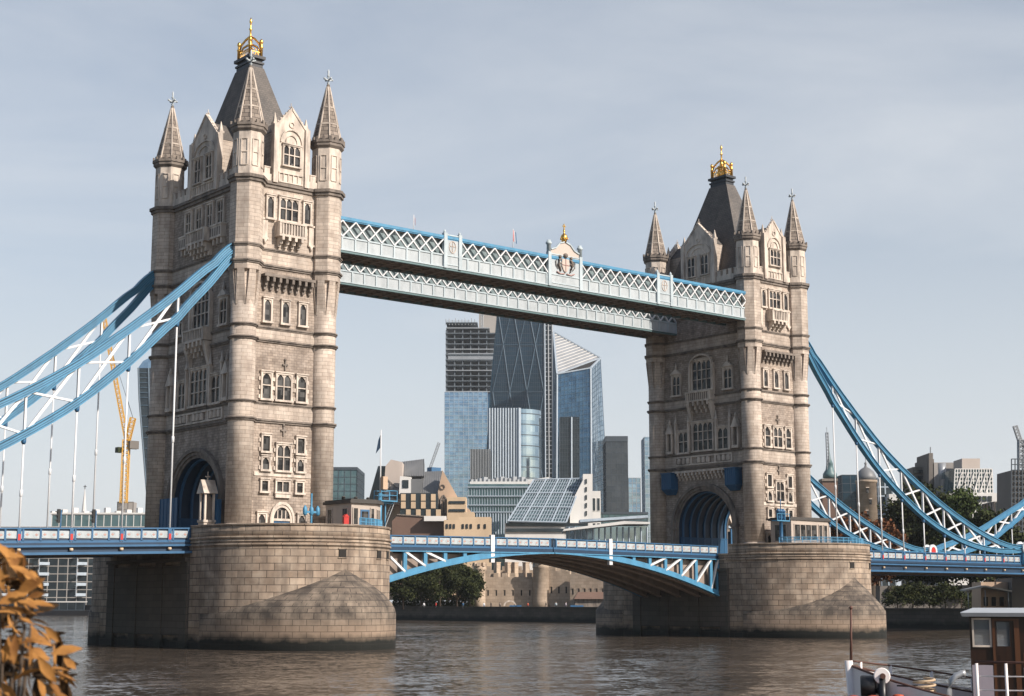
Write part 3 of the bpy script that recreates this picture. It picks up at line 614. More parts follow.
# ---------------------------------------------------------------- piers
def stadium(hw, yc, n=20, grow=0):
    r = hw+grow
    return [(r*math.cos(math.pi+math.pi*i/n), -yc+r*math.sin(math.pi+math.pi*i/n)) for i in range(n+1)]+[(r*math.cos(math.pi*i/n), yc+r*math.sin(math.pi*i/n)) for i in range(n+1)]
def pier(cx, label, expo):
    T = thing('bridge_pier', label, 'pier', (cx, 0, WATER_Z))
    zo = -WATER_Z
    b = MB(); Z = lambda g, z: [(x, y, z+zo) for x, y in stadium(10.65, 11.8, 24, g)]
    b.loft([Z(.0, -3), Z(.01, .2), Z(.02, 9.95)], 0, True, False); b.loft([Z(.02, 9.95), Z(.02, 11.0)], 0, True)
    b.build('wall', 'granite', T)
    b = MB()
    for z0, z1, g in ((10.1, 10.3, .16), (10.45, 10.62, .12), (10.8, 11.05, .2), (12.12, 12.32, .14)):
        b.loft([Z(g*.6, z0), Z(g, z0+.05), Z(g, z1), Z(0, z1+.01)], 0, True)  if z0 < 12 else None
    b.build('moulding', 'granite', T)
    for sy in (-1, 1):                             # curved parapet at each end
        b = MB(); pts = [p for p in stadium(10.65, 11.8, 24, 0) if p[1]*sy > 0]
        pts = [(-10.65*sy*-1 if False else p[0], p[1]) for p in pts]
        e0, e1 = pts[0], pts[-1]; pts = [(e0[0], sy*9.4)]+pts+[(e1[0], sy*9.4)]
        inn = []
        for (x, y) in pts:
            cy = sy*11.8; d = Vector((x, y-cy)) if abs(y) > 11.8 else Vector((x, 0)); d = d.normalized()*.55; inn.append((x-d.x, y-d.y))
        for z0, z1, g in ((10.99, 12.1, 0), (12.1, 12.32, .1)):
            o_ = []; i_ = []
            for (x, y), (xi, yi) in zip(pts, inn):
                dv = Vector((x-xi, y-yi)).normalized()*g; o_.append((x+dv.x, y+dv.y)); i_.append((xi-dv.x, yi-dv.y))
            n = len(o_); u = 0
            ids = [b.add([(x, y, z+zo) for x, y in q]) for q in (o_, i_) for z in (z0, z1)]
            for k in range(n-1):
                w = (Vector(o_[k+1])-Vector(o_[k])).length
                b.face([ids[0][k], ids[0][k+1], ids[1][k+1], ids[1][k]], 0, [(u, z0), (u+w, z0), (u+w, z1), (u, z1)], True)
                b.face([ids[2][k+1], ids[2][k], ids[3][k], ids[3][k+1]], 0, [(u+w, z0), (u, z0), (u, z1), (u+w, z1)], True)
                b.face([ids[1][k], ids[1][k+1], ids[3][k+1], ids[3][k]]); b.face([ids[0][k+1], ids[0][k], ids[2][k], ids[2][k+1]]); u += w
        b.build('parapet', 'granite', T)
        # cutwater: horizontal slices of a blunt ogive shrinking to a point against the wall
        b = MB(); rings = []; n = 40; ty = 25.7
        def ogive(s):
            out_ = []
            for i in range(n+1):
                a = math.pi*i/n; x = 10.67*math.cos(a); q = math.sin(a)
                yy = 11.8+10.67*q+(ty-22.47)*max(0, q)**2.2
                if i == n//2: yy += .2
                X = x*s; Y = 22.2+(yy-22.2)*s+(1-s)*.25
                out_.append((X*(-sy)*-1 if sy > 0 else X, sy*Y))
            return out_
        for z, s in [(-3, 1.0), (3.2, 1.0)]+[(3.2+4.5*(k/8), max(.012, 1-(k/8)**expo)) for k in range(1, 9)]:
            r_ = [(x, y, z+zo) for x, y in ogive(s)]
            if sy < 0: r_ = r_[::-1]
            rings.append(r_+[(r_[-1][0]*.9, sy*10, z+zo), (r_[0][0]*.9, sy*10, z+zo)])
        b.loft(rings, 0, True)
        b.build('cutwater', 'cutgranite', T)
    for sy in (-1, 1):
        for deg in (-92, -62, -48, -33) if sy < 0 else (92, 62, 48, 33):
            a = R(deg); c, s_ = math.cos(a), math.sin(a); r = 10.67; x, y = r*c, sy*11.8+r*s_
            b = MB(); p = Vector((x, y, 9.35+zo)); tt = Vector((-s_, c, 0)); nn = Vector((c, s_, 0))
            h = lambda w, z0, z1, d0, d1, m: b.hexa([p+tt*-w+nn*d0+UP*z0, p+tt*w+nn*d0+UP*z0, p+tt*w+nn*d1+UP*z0, p+tt*-w+nn*d1+UP*z0], [p+tt*-w+nn*d0+UP*z1, p+tt*w+nn*d0+UP*z1, p+tt*w+nn*d1+UP*z1, p+tt*-w+nn*d1+UP*z1], m)
            h(.42, -.42, .42, -.3, .06, 1); h(.52, .42, .5, -.3, .09, 0); h(.52, -.5, -.42, -.3, .09, 0)
            b.build('drain_opening', ['granite', 'void'], T)
    # long sides: buttress strips and bascule chamber mouth, stone darkened for dirt and deck shade
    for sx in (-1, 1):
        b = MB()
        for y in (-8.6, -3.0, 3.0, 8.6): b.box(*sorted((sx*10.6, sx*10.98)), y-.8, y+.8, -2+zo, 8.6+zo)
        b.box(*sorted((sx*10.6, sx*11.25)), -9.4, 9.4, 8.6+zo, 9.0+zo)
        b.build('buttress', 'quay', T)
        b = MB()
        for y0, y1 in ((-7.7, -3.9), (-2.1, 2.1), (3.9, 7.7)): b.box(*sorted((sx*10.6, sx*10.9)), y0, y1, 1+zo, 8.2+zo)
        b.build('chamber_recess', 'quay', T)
    b = MB(); b.box(-10.65, 10.65, -9.0, 9.0, 10.99+zo, 11.05+zo, 0); b.build('roadway', 'asphalt', T)
    return T
pier(0, 'nearer granite bridge pier with a rounded stained cutwater, under the left tower', 1.75)
pier(82.3, 'farther granite bridge pier with a pyramid shaped cutwater, under the right tower', 1.15)

# ---------------------------------------------------------------- suspended side spans and their chains
UPC = [(6.2, 43.2), (8.9, 40.7), (13.8, 36.3), (18.45, 32.4), (23.8, 28.3), (29.15, 24.9), (34.5, 22.0), (39.85, 19.4), (45.2, 17.2), (50.55, 15.3), (55.9, 13.9), (60, 13.4), (62.0, 13.3)]
LOC = [(6.2, 42.2), (9.6, 38.3), (13.1, 34.2), (18.45, 28.9), (23.8, 24.3), (29.15, 20.7), (34.5, 17.7), (39.85, 15.5), (45.2, 13.95), (50.55, 13.05), (55.9, 12.75), (60, 12.9), (62.0, 13.3)]
SUP = [(62, 13.3), (66, 14.3), (71.3, 15.6), (77.7, 17.5), (84.4, 20.0), (91.3, 22.6), (97, 25)]
SLO = [(62, 13.3), (67.4, 13.0), (73, 13.6), (80.8, 15.7), (87.6, 18.8), (91.2, 20.7), (97, 24.2)]
def interp(tb, d):
    for (a, za), (c, zc) in zip(tb, tb[1:]):
        if a <= d <= c: return za+(zc-za)*(d-a)/(c-a)
    return tb[-1][1]
NODES = [13.1+5.35*k for k in range(9)]
def chord(b, tb, y, sg, hh):
    pts = []
    for k in range(len(tb)*4-3):
        i, f = divmod(k, 4); f /= 4
        if i == len(tb)-1: pts.append(tb[-1]); break
        # catmull-rom
        p0, p1, p2, p3 = tb[max(i-1, 0)], tb[i], tb[i+1], tb[min(i+2, len(tb)-1)]
        z = .5*((2*p1[1])+(-p0[1]+p2[1])*f+(2*p0[1]-5*p1[1]+4*p2[1]-p3[1])*f*f+(-p0[1]+3*p1[1]-3*p2[1]+p3[1])*f**3)
        pts.append((p1[0]+(p2[0]-p1[0])*f, z))
    def sweep(pp, dy, w, h, dz, m):
        rings = []
        for k, (d, z) in enumerate(pp):
            a, c = pp[max(k-1, 0)], pp[min(k+1, len(pp)-1)]; t_ = Vector((c[0]-a[0], c[1]-a[1])).normalized(); nx, nzv = -t_.y, t_.x
            q = lambda yy, o: (sg*(d+nx*o), y+yy, z+nzv*o)
            r_ = [q(dy-w/2, dz-h/2), q(dy+w/2, dz-h/2), q(dy+w/2, dz+h/2), q(dy-w/2, dz+h/2)]
            rings.append(r_ if sg > 0 else r_[::-1])
        b.loft(rings, m)
    sweep(pts, 0, .5, hh, 0, 0)                          # web box
    for o in (hh/2+.05, -hh/2-.05): sweep(pts, 0, .8, .1, o, 0)   # flanges
    for o in (.2, -.02, -.22): sweep(pts, 0, .56, .05, o, 1)  # plate seams
    return pts
def chain_rods(T, y, sg, slope, nodes, top, ztop=None):
    for d in nodes:
        zb = 10.7-slope*(d-10.65); z = interp(top, d)
        if z-zb < .6: continue
        b = MB(); b.tube([(sg*d, y, zb), (sg*d, y, z-.3)], .1, 8)
        b.lathe(sg*d, y, [(.16, z-1.0), (.26, z-.8), (.26, z-.35), (.15, z-.3)], 8, 1)
        k = zb+(z-zb)*.45
        if z-zb > 9: b.lathe(sg*d, y, [(.1, k-.35), (.16, k-.3), (.16, k+.3), (.1, k+.35)], 8)
        b.build('hanger_rod', ['white', 'mid_blue'], T)
def truss(T, y, sg, up, lo, nodes):
    for k, d in enumerate(nodes):
        zu, zl = interp(up, d), interp(lo, d)
        b = MB(); h = zu-zl
        if h > .9: b.bar((sg*d, y, zl), (sg*d, y, zu), .2, .3, 0, (0, 1, 0))
        if k+1 < len(nodes):
            d2 = nodes[k+1]; u2, l2 = interp(up, d2), interp(lo, d2)
            b.bar((sg*d, y, zu), (sg*d2, y, l2), .3, .22, 0, (0, 1, 0)); b.bar((sg*d, y, zl), (sg*d2, y, u2), .22, .3, 0, (0, 1, 0))
        if b.v: b.build('lattice_bar', 'white', T)
def side_chain(cx, sg, y, slope, label, short_label):
    T = thing('suspension_chain', label, 'chain', (cx, 0, 0))
    b = MB(); chord(b, UPC, y, sg, .6); b.build('upper_chord', ['sky_blue', 'dark_blue'], T)
    b = MB(); chord(b, LOC, y, sg, .6); b.build('lower_chord', ['sky_blue', 'dark_blue'], T)
    truss(T, y, sg, UPC, LOC, NODES); chain_rods(T, y, sg, slope, NODES, LOC)
    b = MB(); x = sg*62
    for yy, sn in ((y-.75, -1), (y+.75, 1)):
        n = 20; c = [(x+1.15*math.cos(2*math.pi*i/n), 13.3+1.15*math.sin(2*math.pi*i/n)) for i in range(n)]
        b.loft([[(p, yy, z) for p, z in (c if sn > 0 else c[::-1])], [(p, yy-sn*.3, z) for p, z in (c if sn > 0 else c[::-1])]][::-1], 0)
        n = 16; c = [(x+.62*math.cos(2*math.pi*i/n), 13.3+.72*math.sin(2*math.pi*i/n)) for i in range(n)]
        b.loft([[(p, yy+sn*.06, z) for p, z in (c if sn > 0 else c[::-1])], [(p, yy-sn*.2, z) for p, z in (c if sn > 0 else c[::-1])]][::-1], 1)
    b.box(x-.9, x+.9, y-.6, y+.6, 10.6, 14.0, 2)
    b.build('chain_joint', ['white', 'red', 'sky_blue'], T)
    if short_label:
        Q = thing('land_chain', short_label, 'chain', (cx, 0, 0)); nodes = [66.5+5.35*k for k in range(6)]
        b = MB(); chord(b, SUP, y, sg, .6); b.build('upper_chord', ['sky_blue', 'mid_blue'], Q)
        b = MB(); chord(b, SLO, y, sg, .6); b.build('lower_chord', ['sky_blue', 'mid_blue'], Q)
        truss(Q, y, sg, SUP, SLO, nodes); chain_rods(Q, y, sg, slope, nodes, SLO)
side_chain(0, -1, -9.3, .03, 'light blue chain on the left, nearer of the two rising to the left tower', None)
side_chain(0, -1, 9.3, .03, 'light blue chain on the left, behind the nearer one, ending at the left tower corner', None)
side_chain(82.3, 1, -9.3, 0, 'long blue chain sweeping down to the right from high on the right tower', 'blue land chain past the right edge, nearer side of the bridge')
side_chain(82.3, 1, 9.3, 0, 'blue chain seen lower beside the right tower, behind its cabin', 'light blue chain rising to the right edge above the dark trees')

def panel_mesh():
    b = MB(); b.box(-.82, .82, -.05, .03, -.36, .36, 0); 
    for sx in (-1, 1):
        b.bar((sx*.48-.16, -.055, 0), (sx*.48+.16, -.055, 0), .03, .1, 1, (0, 0, 1)); b.bar((sx*.48, -.056, -.13), (sx*.48, -.056, .13), .1, .03, 1, (0, 1, 0))
        for q in range(6):
            a, c = q*math.pi/3, (q+1)*math.pi/3; b.bar((sx*.48+.3*math.cos(a), -.06, .28*math.sin(a)), (sx*.48+.3*math.cos(c), -.06, .28*math.sin(c)), .05, .03, 2, (0, 1, 0))
    return b
def panels(T, xs, zf, ys, mats=('walkpanel', 'pink', 'pale')):
    src = None
    for y, rz in ys:
        for x in xs:
            if src is None: src = o = panel_mesh().build('parapet_panel', list(mats), T)
            else: o = src.copy(); COL.objects.link(o); o.parent = T
            o.location = (x, y, zf(x)); o.rotation_euler.z = rz
def side_span(cx, sg, slope, label, dmax, up=0):
    T = thing('suspended_span', label, 'bridge deck', (cx, 0, 0))
    zs = lambda d: -slope*(d-10.65)
    def strip(b, y0, y1, z0, z1, m=0, d0=10.66, d1=dmax):
        a, c = sg*d0, sg*d1; za, zc = zs(d0), zs(d1)
        lo = [(a, y0, z0+za), (c, y0, z0+zc), (c, y1, z0+zc), (a, y1, z0+za)]; hi = [(a, y0, z1+za), (c, y0, z1+zc), (c, y1, z1+zc), (a, y1, z1+za)]
        if sg < 0: lo, hi = lo[::-1], hi[::-1]
        b.hexa(lo, hi, m)
    b = MB(); strip(b, -8.9, 8.9, 10.5, 11.0); b.build('roadway', 'asphalt', T)
    b = MB(); strip(b, -8.9, 8.9, 9.4+up, 10.49)
    for k in range(int((dmax-12)/2.7)): strip(b, -8.8, 8.8, 9.0+up, 9.4+up, 0, 12+k*2.7, 12.4+k*2.7)
    b.build('cross_girders', 'soffit', T)
    for sy in (-1, 1):
        b = MB(); Y = lambda a, c: sorted((sy*a, sy*c))
        strip(b, *Y(8.92, 9.2), 9.1+up, 10.6, 1)
        strip(b, *Y(8.9, 9.75), 8.95+up, 9.2+up, 0); strip(b, *Y(9.2, 9.6), 10.0+up*.4, 10.2+up*.4, 0); strip(b, *Y(9.2, 9.45), 10.3, 10.62, 1)
        d = 13.1
        while d < dmax-.5:
            b.lathe(sg*d, sy*9.45, [(.18, 9.48+up*.7+zs(d)), (.22, 9.6+up*.7+zs(d)), (.18, 9.74+up*.7+zs(d))], 8, 2); d += 5.35
        b.build('edge_girder', ['mid_blue', 'dark_blue', 'cream'], T)
        b = MB(); strip(b, *Y(9.05, 9.22), 10.6, 12.0, 1); strip(b, *Y(8.98, 9.4), 11.98, 12.12, 0); strip(b, *Y(9.0, 9.36), 10.62, 10.86, 0)
        d = 10.9
        while d < dmax-.3:
            w = .1; a, c = sorted((sg*(d-w), sg*(d+w))); b.box(a, c, *Y(9.1, 9.36), 10.8+zs(d), 12.0+zs(d)); d += 1.7833
        d = 13.1
        while d < dmax-.3:
            w = .2; a, c = sorted((sg*(d-w), sg*(d+w))); b.box(a, c, *Y(9.1, 9.42), 10.75+zs(d), 11.99+zs(d)); b.box(*sorted((sg*(d-.13), sg*(d+.13))), *Y(9.3, 9.45), 10.9+zs(d), 11.5+zs(d), 2); d += 5.35
        b.build('parapet', ['mid_blue', 'dark_blue', 'red'], T)
    xs = [sg*(10.9+1.7833*(k+.5)) for k in range(int((dmax-11)/1.7833))]
    panels(T, xs, lambda x: 11.43+zs(abs(x)), [(-9.24, 0)] if sg*slope >= 0 and False else [(-9.25, 0)])
    return T
side_span(0, -1, .03, 'blue panelled road deck entering the left edge, hung from the left chains', 60, .5)
side_span(82.3, 1, 0, 'blue panelled road deck hung from the right chains, leaving at the right edge', 96)

# ---------------------------------------------------------------- bascules
def bascule(label):
    T = thing('bascule_leaf', label, 'bridge deck', (10.66, 0, 0)); L = 30.42
    rise = lambda d: .3*(d/L)                       # d from the pier
    bot = lambda d: 10.45-.0051*(L-d)**2-.05*(L-d)*.4
    def strip(b, y0, y1, f0, f1, m=0, d0=0.0, d1=L, n=14):
        for k in range(n):
            a, c = d0+(d1-d0)*k/n, d0+(d1-d0)*(k+1)/n
            b.hexa([(a, y0, f0(a)), (c, y0, f0(c)), (c, y1, f0(c)), (a, y1, f0(a))], [(a, y0, f1(a)), (c, y0, f1(c)), (c, y1, f1(c)), (a, y1, f1(a))], m)
    h = lambda z: (lambda d: z+rise(d))
    b = MB(); strip(b, -7.2, 7.2, h(10.65), h(11.0)); b.build('roadway', 'asphalt', T)
    b = MB()
    for k in range(12): d = 1+k*2.5; b.box(d-.15, d+.15, -7, 7, 10.0+rise(d), 10.64+rise(d))
    b.build('cross_beams', 'soffit', T)
    nodes = [0.25]+[1.6+2.95*k for k in range(10)]
    for sy in (-1, 1):
        b = MB(); Y = lambda a, c: sorted((sy*a, sy*c))
        strip(b, *Y(7.25, 7.6), h(10.3), h(10.7), 1); strip(b, *Y(7.2, 7.85), h(10.18), h(10.3), 0)
        strip(b, *Y(7.2, 7.9), bot, lambda d: bot(d)+.16, 0); strip(b, *Y(7.4, 7.7), lambda d: bot(d)+.16, lambda d: min(bot(d)+.75, 10.29+rise(d)), 0)
        for k, d in enumerate(nodes):
            zt, zb = 10.25+rise(d), bot(d)+.5
            if zt-zb > .5:
                b.bar((d, sy*7.5, zb), (d, sy*7.5, zt), .5, .3, 0, (0, 1, 0))
        b.build('outer_girder', ['sky_blue', 'dark_blue'], T)
        for k, d in enumerate(nodes[:-1]):
            d2 = nodes[k+1]; zt, zb = 10.2+rise(d), bot(d2)+.6
            if zt-zb > .7:
                b = MB(); b.bar((d, sy*7.55, zt), (d2, sy*7.55, zb), .26, .3, 0, (0, 1, 0)); b.build('diagonal_strut', 'white', T)
        b = MB(); strip(b, *Y(7.3, 7.45), h(10.7), h(12.0), 1); strip(b, *Y(7.2, 7.6), h(11.98), h(12.1), 0); strip(b, *Y(7.25, 7.6), h(10.72), h(10.95), 0)
        for k in range(18): d = .2+k*1.75; b.box(d-.1, d+.1, *Y(7.35, 7.58), 10.9+rise(d), 12.0+rise(d))
        b.build('parapet', ['mid_blue', 'dark_blue'], T)
        d = 20.6; b = MB(); b.box(d-.28, d+.28, *Y(7.3, 7.72), 9.2, 12.35+rise(d)); b.build('white_post', 'white', T)
    for y in (-3.8, 0, 3.8, -6.6, 6.6):
        b = MB(); strip(b, y-.45, y+.45, lambda d: bot(d)-.1, lambda d: bot(d)+.08, 0); strip(b, y-.1, y+.1, lambda d: bot(d)+.08, h(10.0), 0)
        b.build('inner_girder', 'tan', T)
    panels(T, [.2+1.75*(k+.5) for k in range(17)], lambda x: 11.5+rise(x), [(-7.48, 0), (7.48, math.pi)])
    return T
B1 = bascule('left leaf of the lifting road span, reaching out from the nearer pier')
B2 = copy_tree(B1); B2.location = (82.3-10.66, 0, 0); B2.rotation_euler.z = math.pi
B2['label'] = 'right leaf of the lifting road span, its ribbed tan underside showing'

# ---------------------------------------------------------------- high-level walkways
def walkway(label):
    X0, X1 = -36.0, 35.4; yo, yi = -4.4, .4       # local: y measured from -5.6; -4.4 is the outer face
    T = thing('high_level_walkway', label, 'walkway', (41.15, -5.6, 44.2))
    b = MB(); b.box(X0, X1, yo+.05, yi-.05, .25, .45); b.box(X0, X1, yo+.2, yi-.2, 3.55, 3.75)
    for k in range(int((X1-X0)/1.8)):
        x = X0+.9+k*1.8; b.box(x-.12, x+.12, yo+.1, yi-.1, -.1, .25)
    for y in (yo+1.2, (yo+yi)/2, yi-1.2): b.box(X0, X1, y-.1, y+.1, .0, .249)
    b.build('floor', 'soffit', T)
    blocks = [(-19.6, -16.9), (-2.9, 2.9), (16.6, 19.6)]
    for y, s in ((yo, -1), (yi, 1)):
        b = MB(); Y = lambda a, c: sorted((y+s*a, y+s*c))
        b.box(X0, X1, *Y(-.3, .12), -.12, .12, 0); b.box(X0, X1, *Y(-.1, .2), .14, .26, 1)
        b.box(X0, X1, *Y(-.1, .0), .26, 1.6, 2); b.box(X0, X1, *Y(-.12, .1), 1.6, 1.78, 1)
        n = int((X1-X0)/1.79)
        for k in range(n+1):
            x = X0+(X1-X0)*k/n; b.box(x-.1, x+.1, *Y(0, .12), .26, 1.6, 1)
        b.build('panel_band', ['teal', 'pale', 'walkpanel'], T)
        b = MB(); b.box(X0, X1, *Y(-.62, -.5), 1.5, 3.54); b.build('glazing', 'walkglass', T)
        b = MB(); b.box(X0, X1, *Y(-.3, .22), 3.75, 4.1); b.box(X0, X1, *Y(-.2, .15), 3.62, 3.749); b.build('top_chord', 'sky_blue', T)
        segs = [(X0, -19.6), (-16.9, -2.9), (2.9, 16.6), (19.6, X1)] if s < 0 else [(X0, X1)]
        for a, c in segs:
            b = MB(); n = round((c-a)/1.75); w = (c-a)/n
            for k in range(n):
                x = a+k*w
                for q in (0, 1):
                    zA, zB = (1.75, 3.65) if q == 0 else (3.65, 1.75)
                    b.bar((x, y+s*(.05+.02*q), zA), (x+w, y+s*(.05+.02*q), zB), .14, .27, 0, (0, 1, 0))
                    zm = 2.7
            b.build('lattice', 'white', T)
        for i, (a, c) in enumerate(blocks if s < 0 else []):
            b = MB(); top = 4.3 if i != 1 else 4.4
            b.box(a+.4, c-.4, *Y(-.12, .14), .3, top-.15, 1)
            for x in (a+.22, c-.22):
                b.box(x-.24, x+.24, *Y(-.2, .3), .1, top+.15, 0)
                if i == 1: b.lathe(x, y+s*.05, [(.28, top+.15), (.28, top+1.1), (.4, top+1.15), (.4, top+1.4), (.3, top+1.42), (.22, top+1.7)], 8, 0)
                else: b.lathe(x, y+s*.05, [(.18, top+.15), (.18, top+.35), (.03, top+.6)], 6, 0)
            b.box(a, c, *Y(-.14, .2), top-.15, top, 0); b.box(a+.5, c-.5, *Y(.14, .22), .5, .62, 0); b.box(a+.5, c-.5, *Y(.14, .22), 1.6, 1.74, 0)
            if i != 1:                             # small coat of arms
                xm = (a+c)/2; yy = y+s*.17
                for q in range(10):
                    aa, ab = q*math.pi/5, (q+1)*math.pi/5; b.bar((xm+.5*math.cos(aa), yy, 2.8+.75*math.sin(aa)), (xm+.5*math.cos(ab), yy, 2.8+.75*math.sin(ab)), .1, .08, 2, (0, 1, 0))
                b.bar((xm, yy, 2.2), (xm, yy, 3.4), .1, .08, 2, (0, 1, 0)); b.bar((xm-.35, yy, 2.9), (xm+.35, yy, 2.9), .08, .1, 2)
            b.build('panel_block', ['pale', 'walkpanel', 'pinkstone'], T)
            if i == 1 and s == -1:                 # royal crest: shaped head, shield with supporters, gilded crown
                g = MB(); yy = y-.16; pts = [(-2.4, 4.3), (-2.4, 4.9), (-1.6, 5.2), (-.9, 5.9), (0, 6.2), (.9, 5.9), (1.6, 5.2), (2.4, 4.9), (2.4, 4.3)]
                f = g.add([(x, yy, z) for x, z in pts]); k_ = g.add([(x, y+.1, z) for x, z in pts]); n = len(pts)
                g.face(f); g.face(k_[::-1])
                for q in range(n): g.face([f[(q+1) % n], f[q], k_[q], k_[(q+1) % n]])
                for q in range(n-3): g.bar((pts[q+1][0], yy-.05, pts[q+1][1]), (pts[q+2][0], yy-.05, pts[q+2][1]), .16, .16, 1, (0, 1, 0))
                sp = [(-.6, 3.9), (.6, 3.9), (.62, 3.0), (.35, 2.4), (0, 2.1), (-.35, 2.4), (-.62, 3.0)]
                f = g.add([(x, yy-.14, z) for x, z in sp]); k_ = g.add([(x, yy+.02, z) for x, z in sp]); g.face(f[::-1])
                for q in range(7): g.face([f[q], f[(q+1) % 7], k_[(q+1) % 7], k_[q]])
                g.bar((0, yy-.17, 2.2), (0, yy-.17, 3.9), .08, .08, 2, (0, 1, 0)); g.bar((-.6, yy-.17, 3.1), (.6, yy-.17, 3.1), .08, .08, 2)
                for sx in (-1, 1):                 # supporters and scrolls
                    g.tube([(sx*.8, yy-.1, 2.2), (sx*.95, yy-.12, 2.7), (sx*1.2, yy-.12, 3.1), (sx*1.05, yy-.15, 3.7), (sx*.75, yy-.12, 3.9)], [.1, .15, .2, .18, .1], 6, 3)
                    g.sphere((sx*.95, yy-.14, 4.1), .22, 8, 3); g.tube([(sx*1.1, yy-.1, 3.2), (sx*.7, yy-.18, 3.3)], .08, 6, 3)
                    g.tube([(sx*1.2, yy-.1, 2.5), (sx*1.6, yy-.1, 2.9), (sx*1.65, yy-.1, 3.5), (sx*1.4, yy-.1, 3.7)], .06, 6, 3)
                    g.tube([(sx*.2, yy-.1, 1.95), (sx*.9, yy-.1, 1.85), (sx*1.5, yy-.1, 2.1)], .08, 6, 2)
                g.sphere((0, yy-.1, 4.35), .35, 8, 3)
                cr_ = g.build('royal_crest', ['pinkstone', 'pale', 'pink', 'trimdark'], T)
                g = MB(); g.lathe(0, y, [(.32, 6.1), (.36, 6.4), (.5, 6.75), (.38, 7.1), (.15, 7.3), (.1, 7.5), (.16, 7.7), (.08, 7.9)], 10)
                for q in range(8): a_ = q*math.pi/4; g.sphere((.45*math.cos(a_), y+.45*math.sin(a_), 6.6), .11, 6)
                g.bar((0, y, 7.9), (0, y, 8.6), .12); g.bar((-.25, y, 8.3), (.25, y, 8.3), .12); g.build('gilded_crown', 'gold', cr_)
    b = MB(); b.hexa([(X0, yo+.1, 3.76), (X1, yo+.1, 3.76), (X1, yi-.1, 3.76), (X0, yi-.1, 3.76)], [(X0, -2.1, 4.25), (X1, -2.1, 4.25), (X1, -1.9, 4.25), (X0, -1.9, 4.25)]); b.build('roof', 'lead', T)
    return T
W1 = walkway('upper walkway between the towers, nearer one with gilded royal crest at mid length')
W2 = copy_tree(W1); W2.location = (41.15, 5.6, 44.2); W2.rotation_euler.z = math.pi
W2['label'] = 'upper walkway between the towers seen below and behind the crested one'
for px, zt, lab, k in ((413.5, 2.6, 'short flagpole with furled red flag on the walkway roof, nearer the left tower', 0), (513, 3.3, 'flagpole with drooping red, white and blue flag on the walkway roof beside the crest', 1)):
    p = PY(px, 240, -7.6); T = thing('flagpole', lab, 'flag', (p.x, -7.6, 48.3))
    b = MB(); b.tube([(0, 0, 0), (0, 0, zt)], .05, 6); b.build('pole', 'white', T)
    b = MB(); w = .35+.35*k
    for i, (a, c, m_) in enumerate(((.0, .33, 0), (.33, .66, 1), (.66, 1, 2 if k else 0))):
        b.loft([[(w*a, -.06, zt-1.6*(.6+.4*k)-.3*a), (w*c, .07, zt-1.6*(.6+.4*k)-.3*c), (w*c, .11, zt-1.6*(.6+.4*k)-.3*c), (w*a, -.02, zt-1.6*(.6+.4*k)-.3*a)], [(w*a*.8, -.04, zt-.1-.35*a), (w*c*.8, .05, zt-.1-.35*c), (w*c*.8, .09, zt-.1-.35*c), (w*a*.8, .0, zt-.1-.35*a)]], m_)
    b.build('flag', ['red', 'white', 'mid_blue'], T)
# ---------------------------------------------------------------- fittings on the piers and the deck
def shell(T, name, mt, poly, z0, z1): b = MB(); b.prism(poly, z0, z1); return b.build(name, mt, T)
ccw = lambda p: p if sum(p[i][0]*p[(i+1) % len(p)][1]-p[(i+1) % len(p)][0]*p[i][1] for i in range(len(p))) > 0 else p[::-1]
def grow(poly, k):
    c = Vector((sum(p[0] for p in poly)/len(poly), sum(p[1] for p in poly)/len(poly)))
    return [(c.x+(Vector(p)-c).x*(1+k/max(.1, (Vector(p)-c).length)), c.y+(Vector(p)-c).y*(1+k/max(.1, (Vector(p)-c).length))) for p in poly]
def wallbox(a, c, t0, t1, z0, z1, f0, f1, m=0, b=None):
    """box lying on the wall a->c (outward to the right of a->c), from t0 to t1 metres along"""
    a, c = Vector(a), Vector(c); d = (c-a).normalized(); n = Vector((d.y, -d.x))
    q = lambda t, f, z: (a.x+d.x*t+n.x*f, a.y+d.y*t+n.y*f, z)
    b.hexa([q(t0, f1, z0), q(t1, f1, z0), q(t1, f0, z0), q(t0, f0, z0)], [q(t0, f1, z1), q(t1, f1, z1), q(t1, f0, z1), q(t0, f0, z1)], m)
def cabin_window(T, a, c, t0, t1, z0, z1, n=1):
    b = MB()
    for (p, q, r, s_) in ((t0-.1, t0, z0-.1, z1+.1), (t1, t1+.1, z0-.1, z1+.1)): wallbox(a, c, p, q, r, s_, .003, .1, 0, b)
    wallbox(a, c, t0, t1, z0-.12, z0, .003, .12, 0, b); wallbox(a, c, t0, t1, z1, z1+.12, .003, .1, 0, b)
    for k in range(1, n): t = t0+(t1-t0)*k/n; wallbox(a, c, t-.05, t+.05, z0, z1, .03, .09, 0, b)
    w = b.build('window', 'cabin', T); b = MB(); wallbox(a, c, t0, t1, z0, z1, .004, .028, 0, b); b.build('pane', 'window', w)
def cabin_door(T, a, c, t0, t1, z0, z1, mt):
    b = MB(); wallbox(a, c, t0, t1, z0, z1, .004, .06, 0, b); wallbox(a, c, t0+.15, t1-.15, z0+1.1, z1-.2, .06, .075, 1, b); b.build('door', [mt, 'window'], T)
T = thing('control_cabin', 'small flat roofed cabin with bowed pale front on the nearer pier', 'cabin', (0, 0, 0))
pl = [(3.6, -13.0), (3.6, -18.0), (6.5, -18.2), (8.1, -16.9), (8.4, -14.8), (7.6, -13.0)]
shell(T, 'wall', 'cabin', pl, 11.05, 14.85)
b = MB(); b.prism(grow(pl, .35), 14.85, 15.15); b.prism(grow(pl, .15), 15.151, 15.3)
for k in range(5): b.lathe(4.2+k*.8, -15.5+(k % 2)*1.2, [(.2, 15.3), (.2, 15.6), (.28, 15.62), (.05, 15.75)], 6)
b.build('roof', 'leadroof', T)
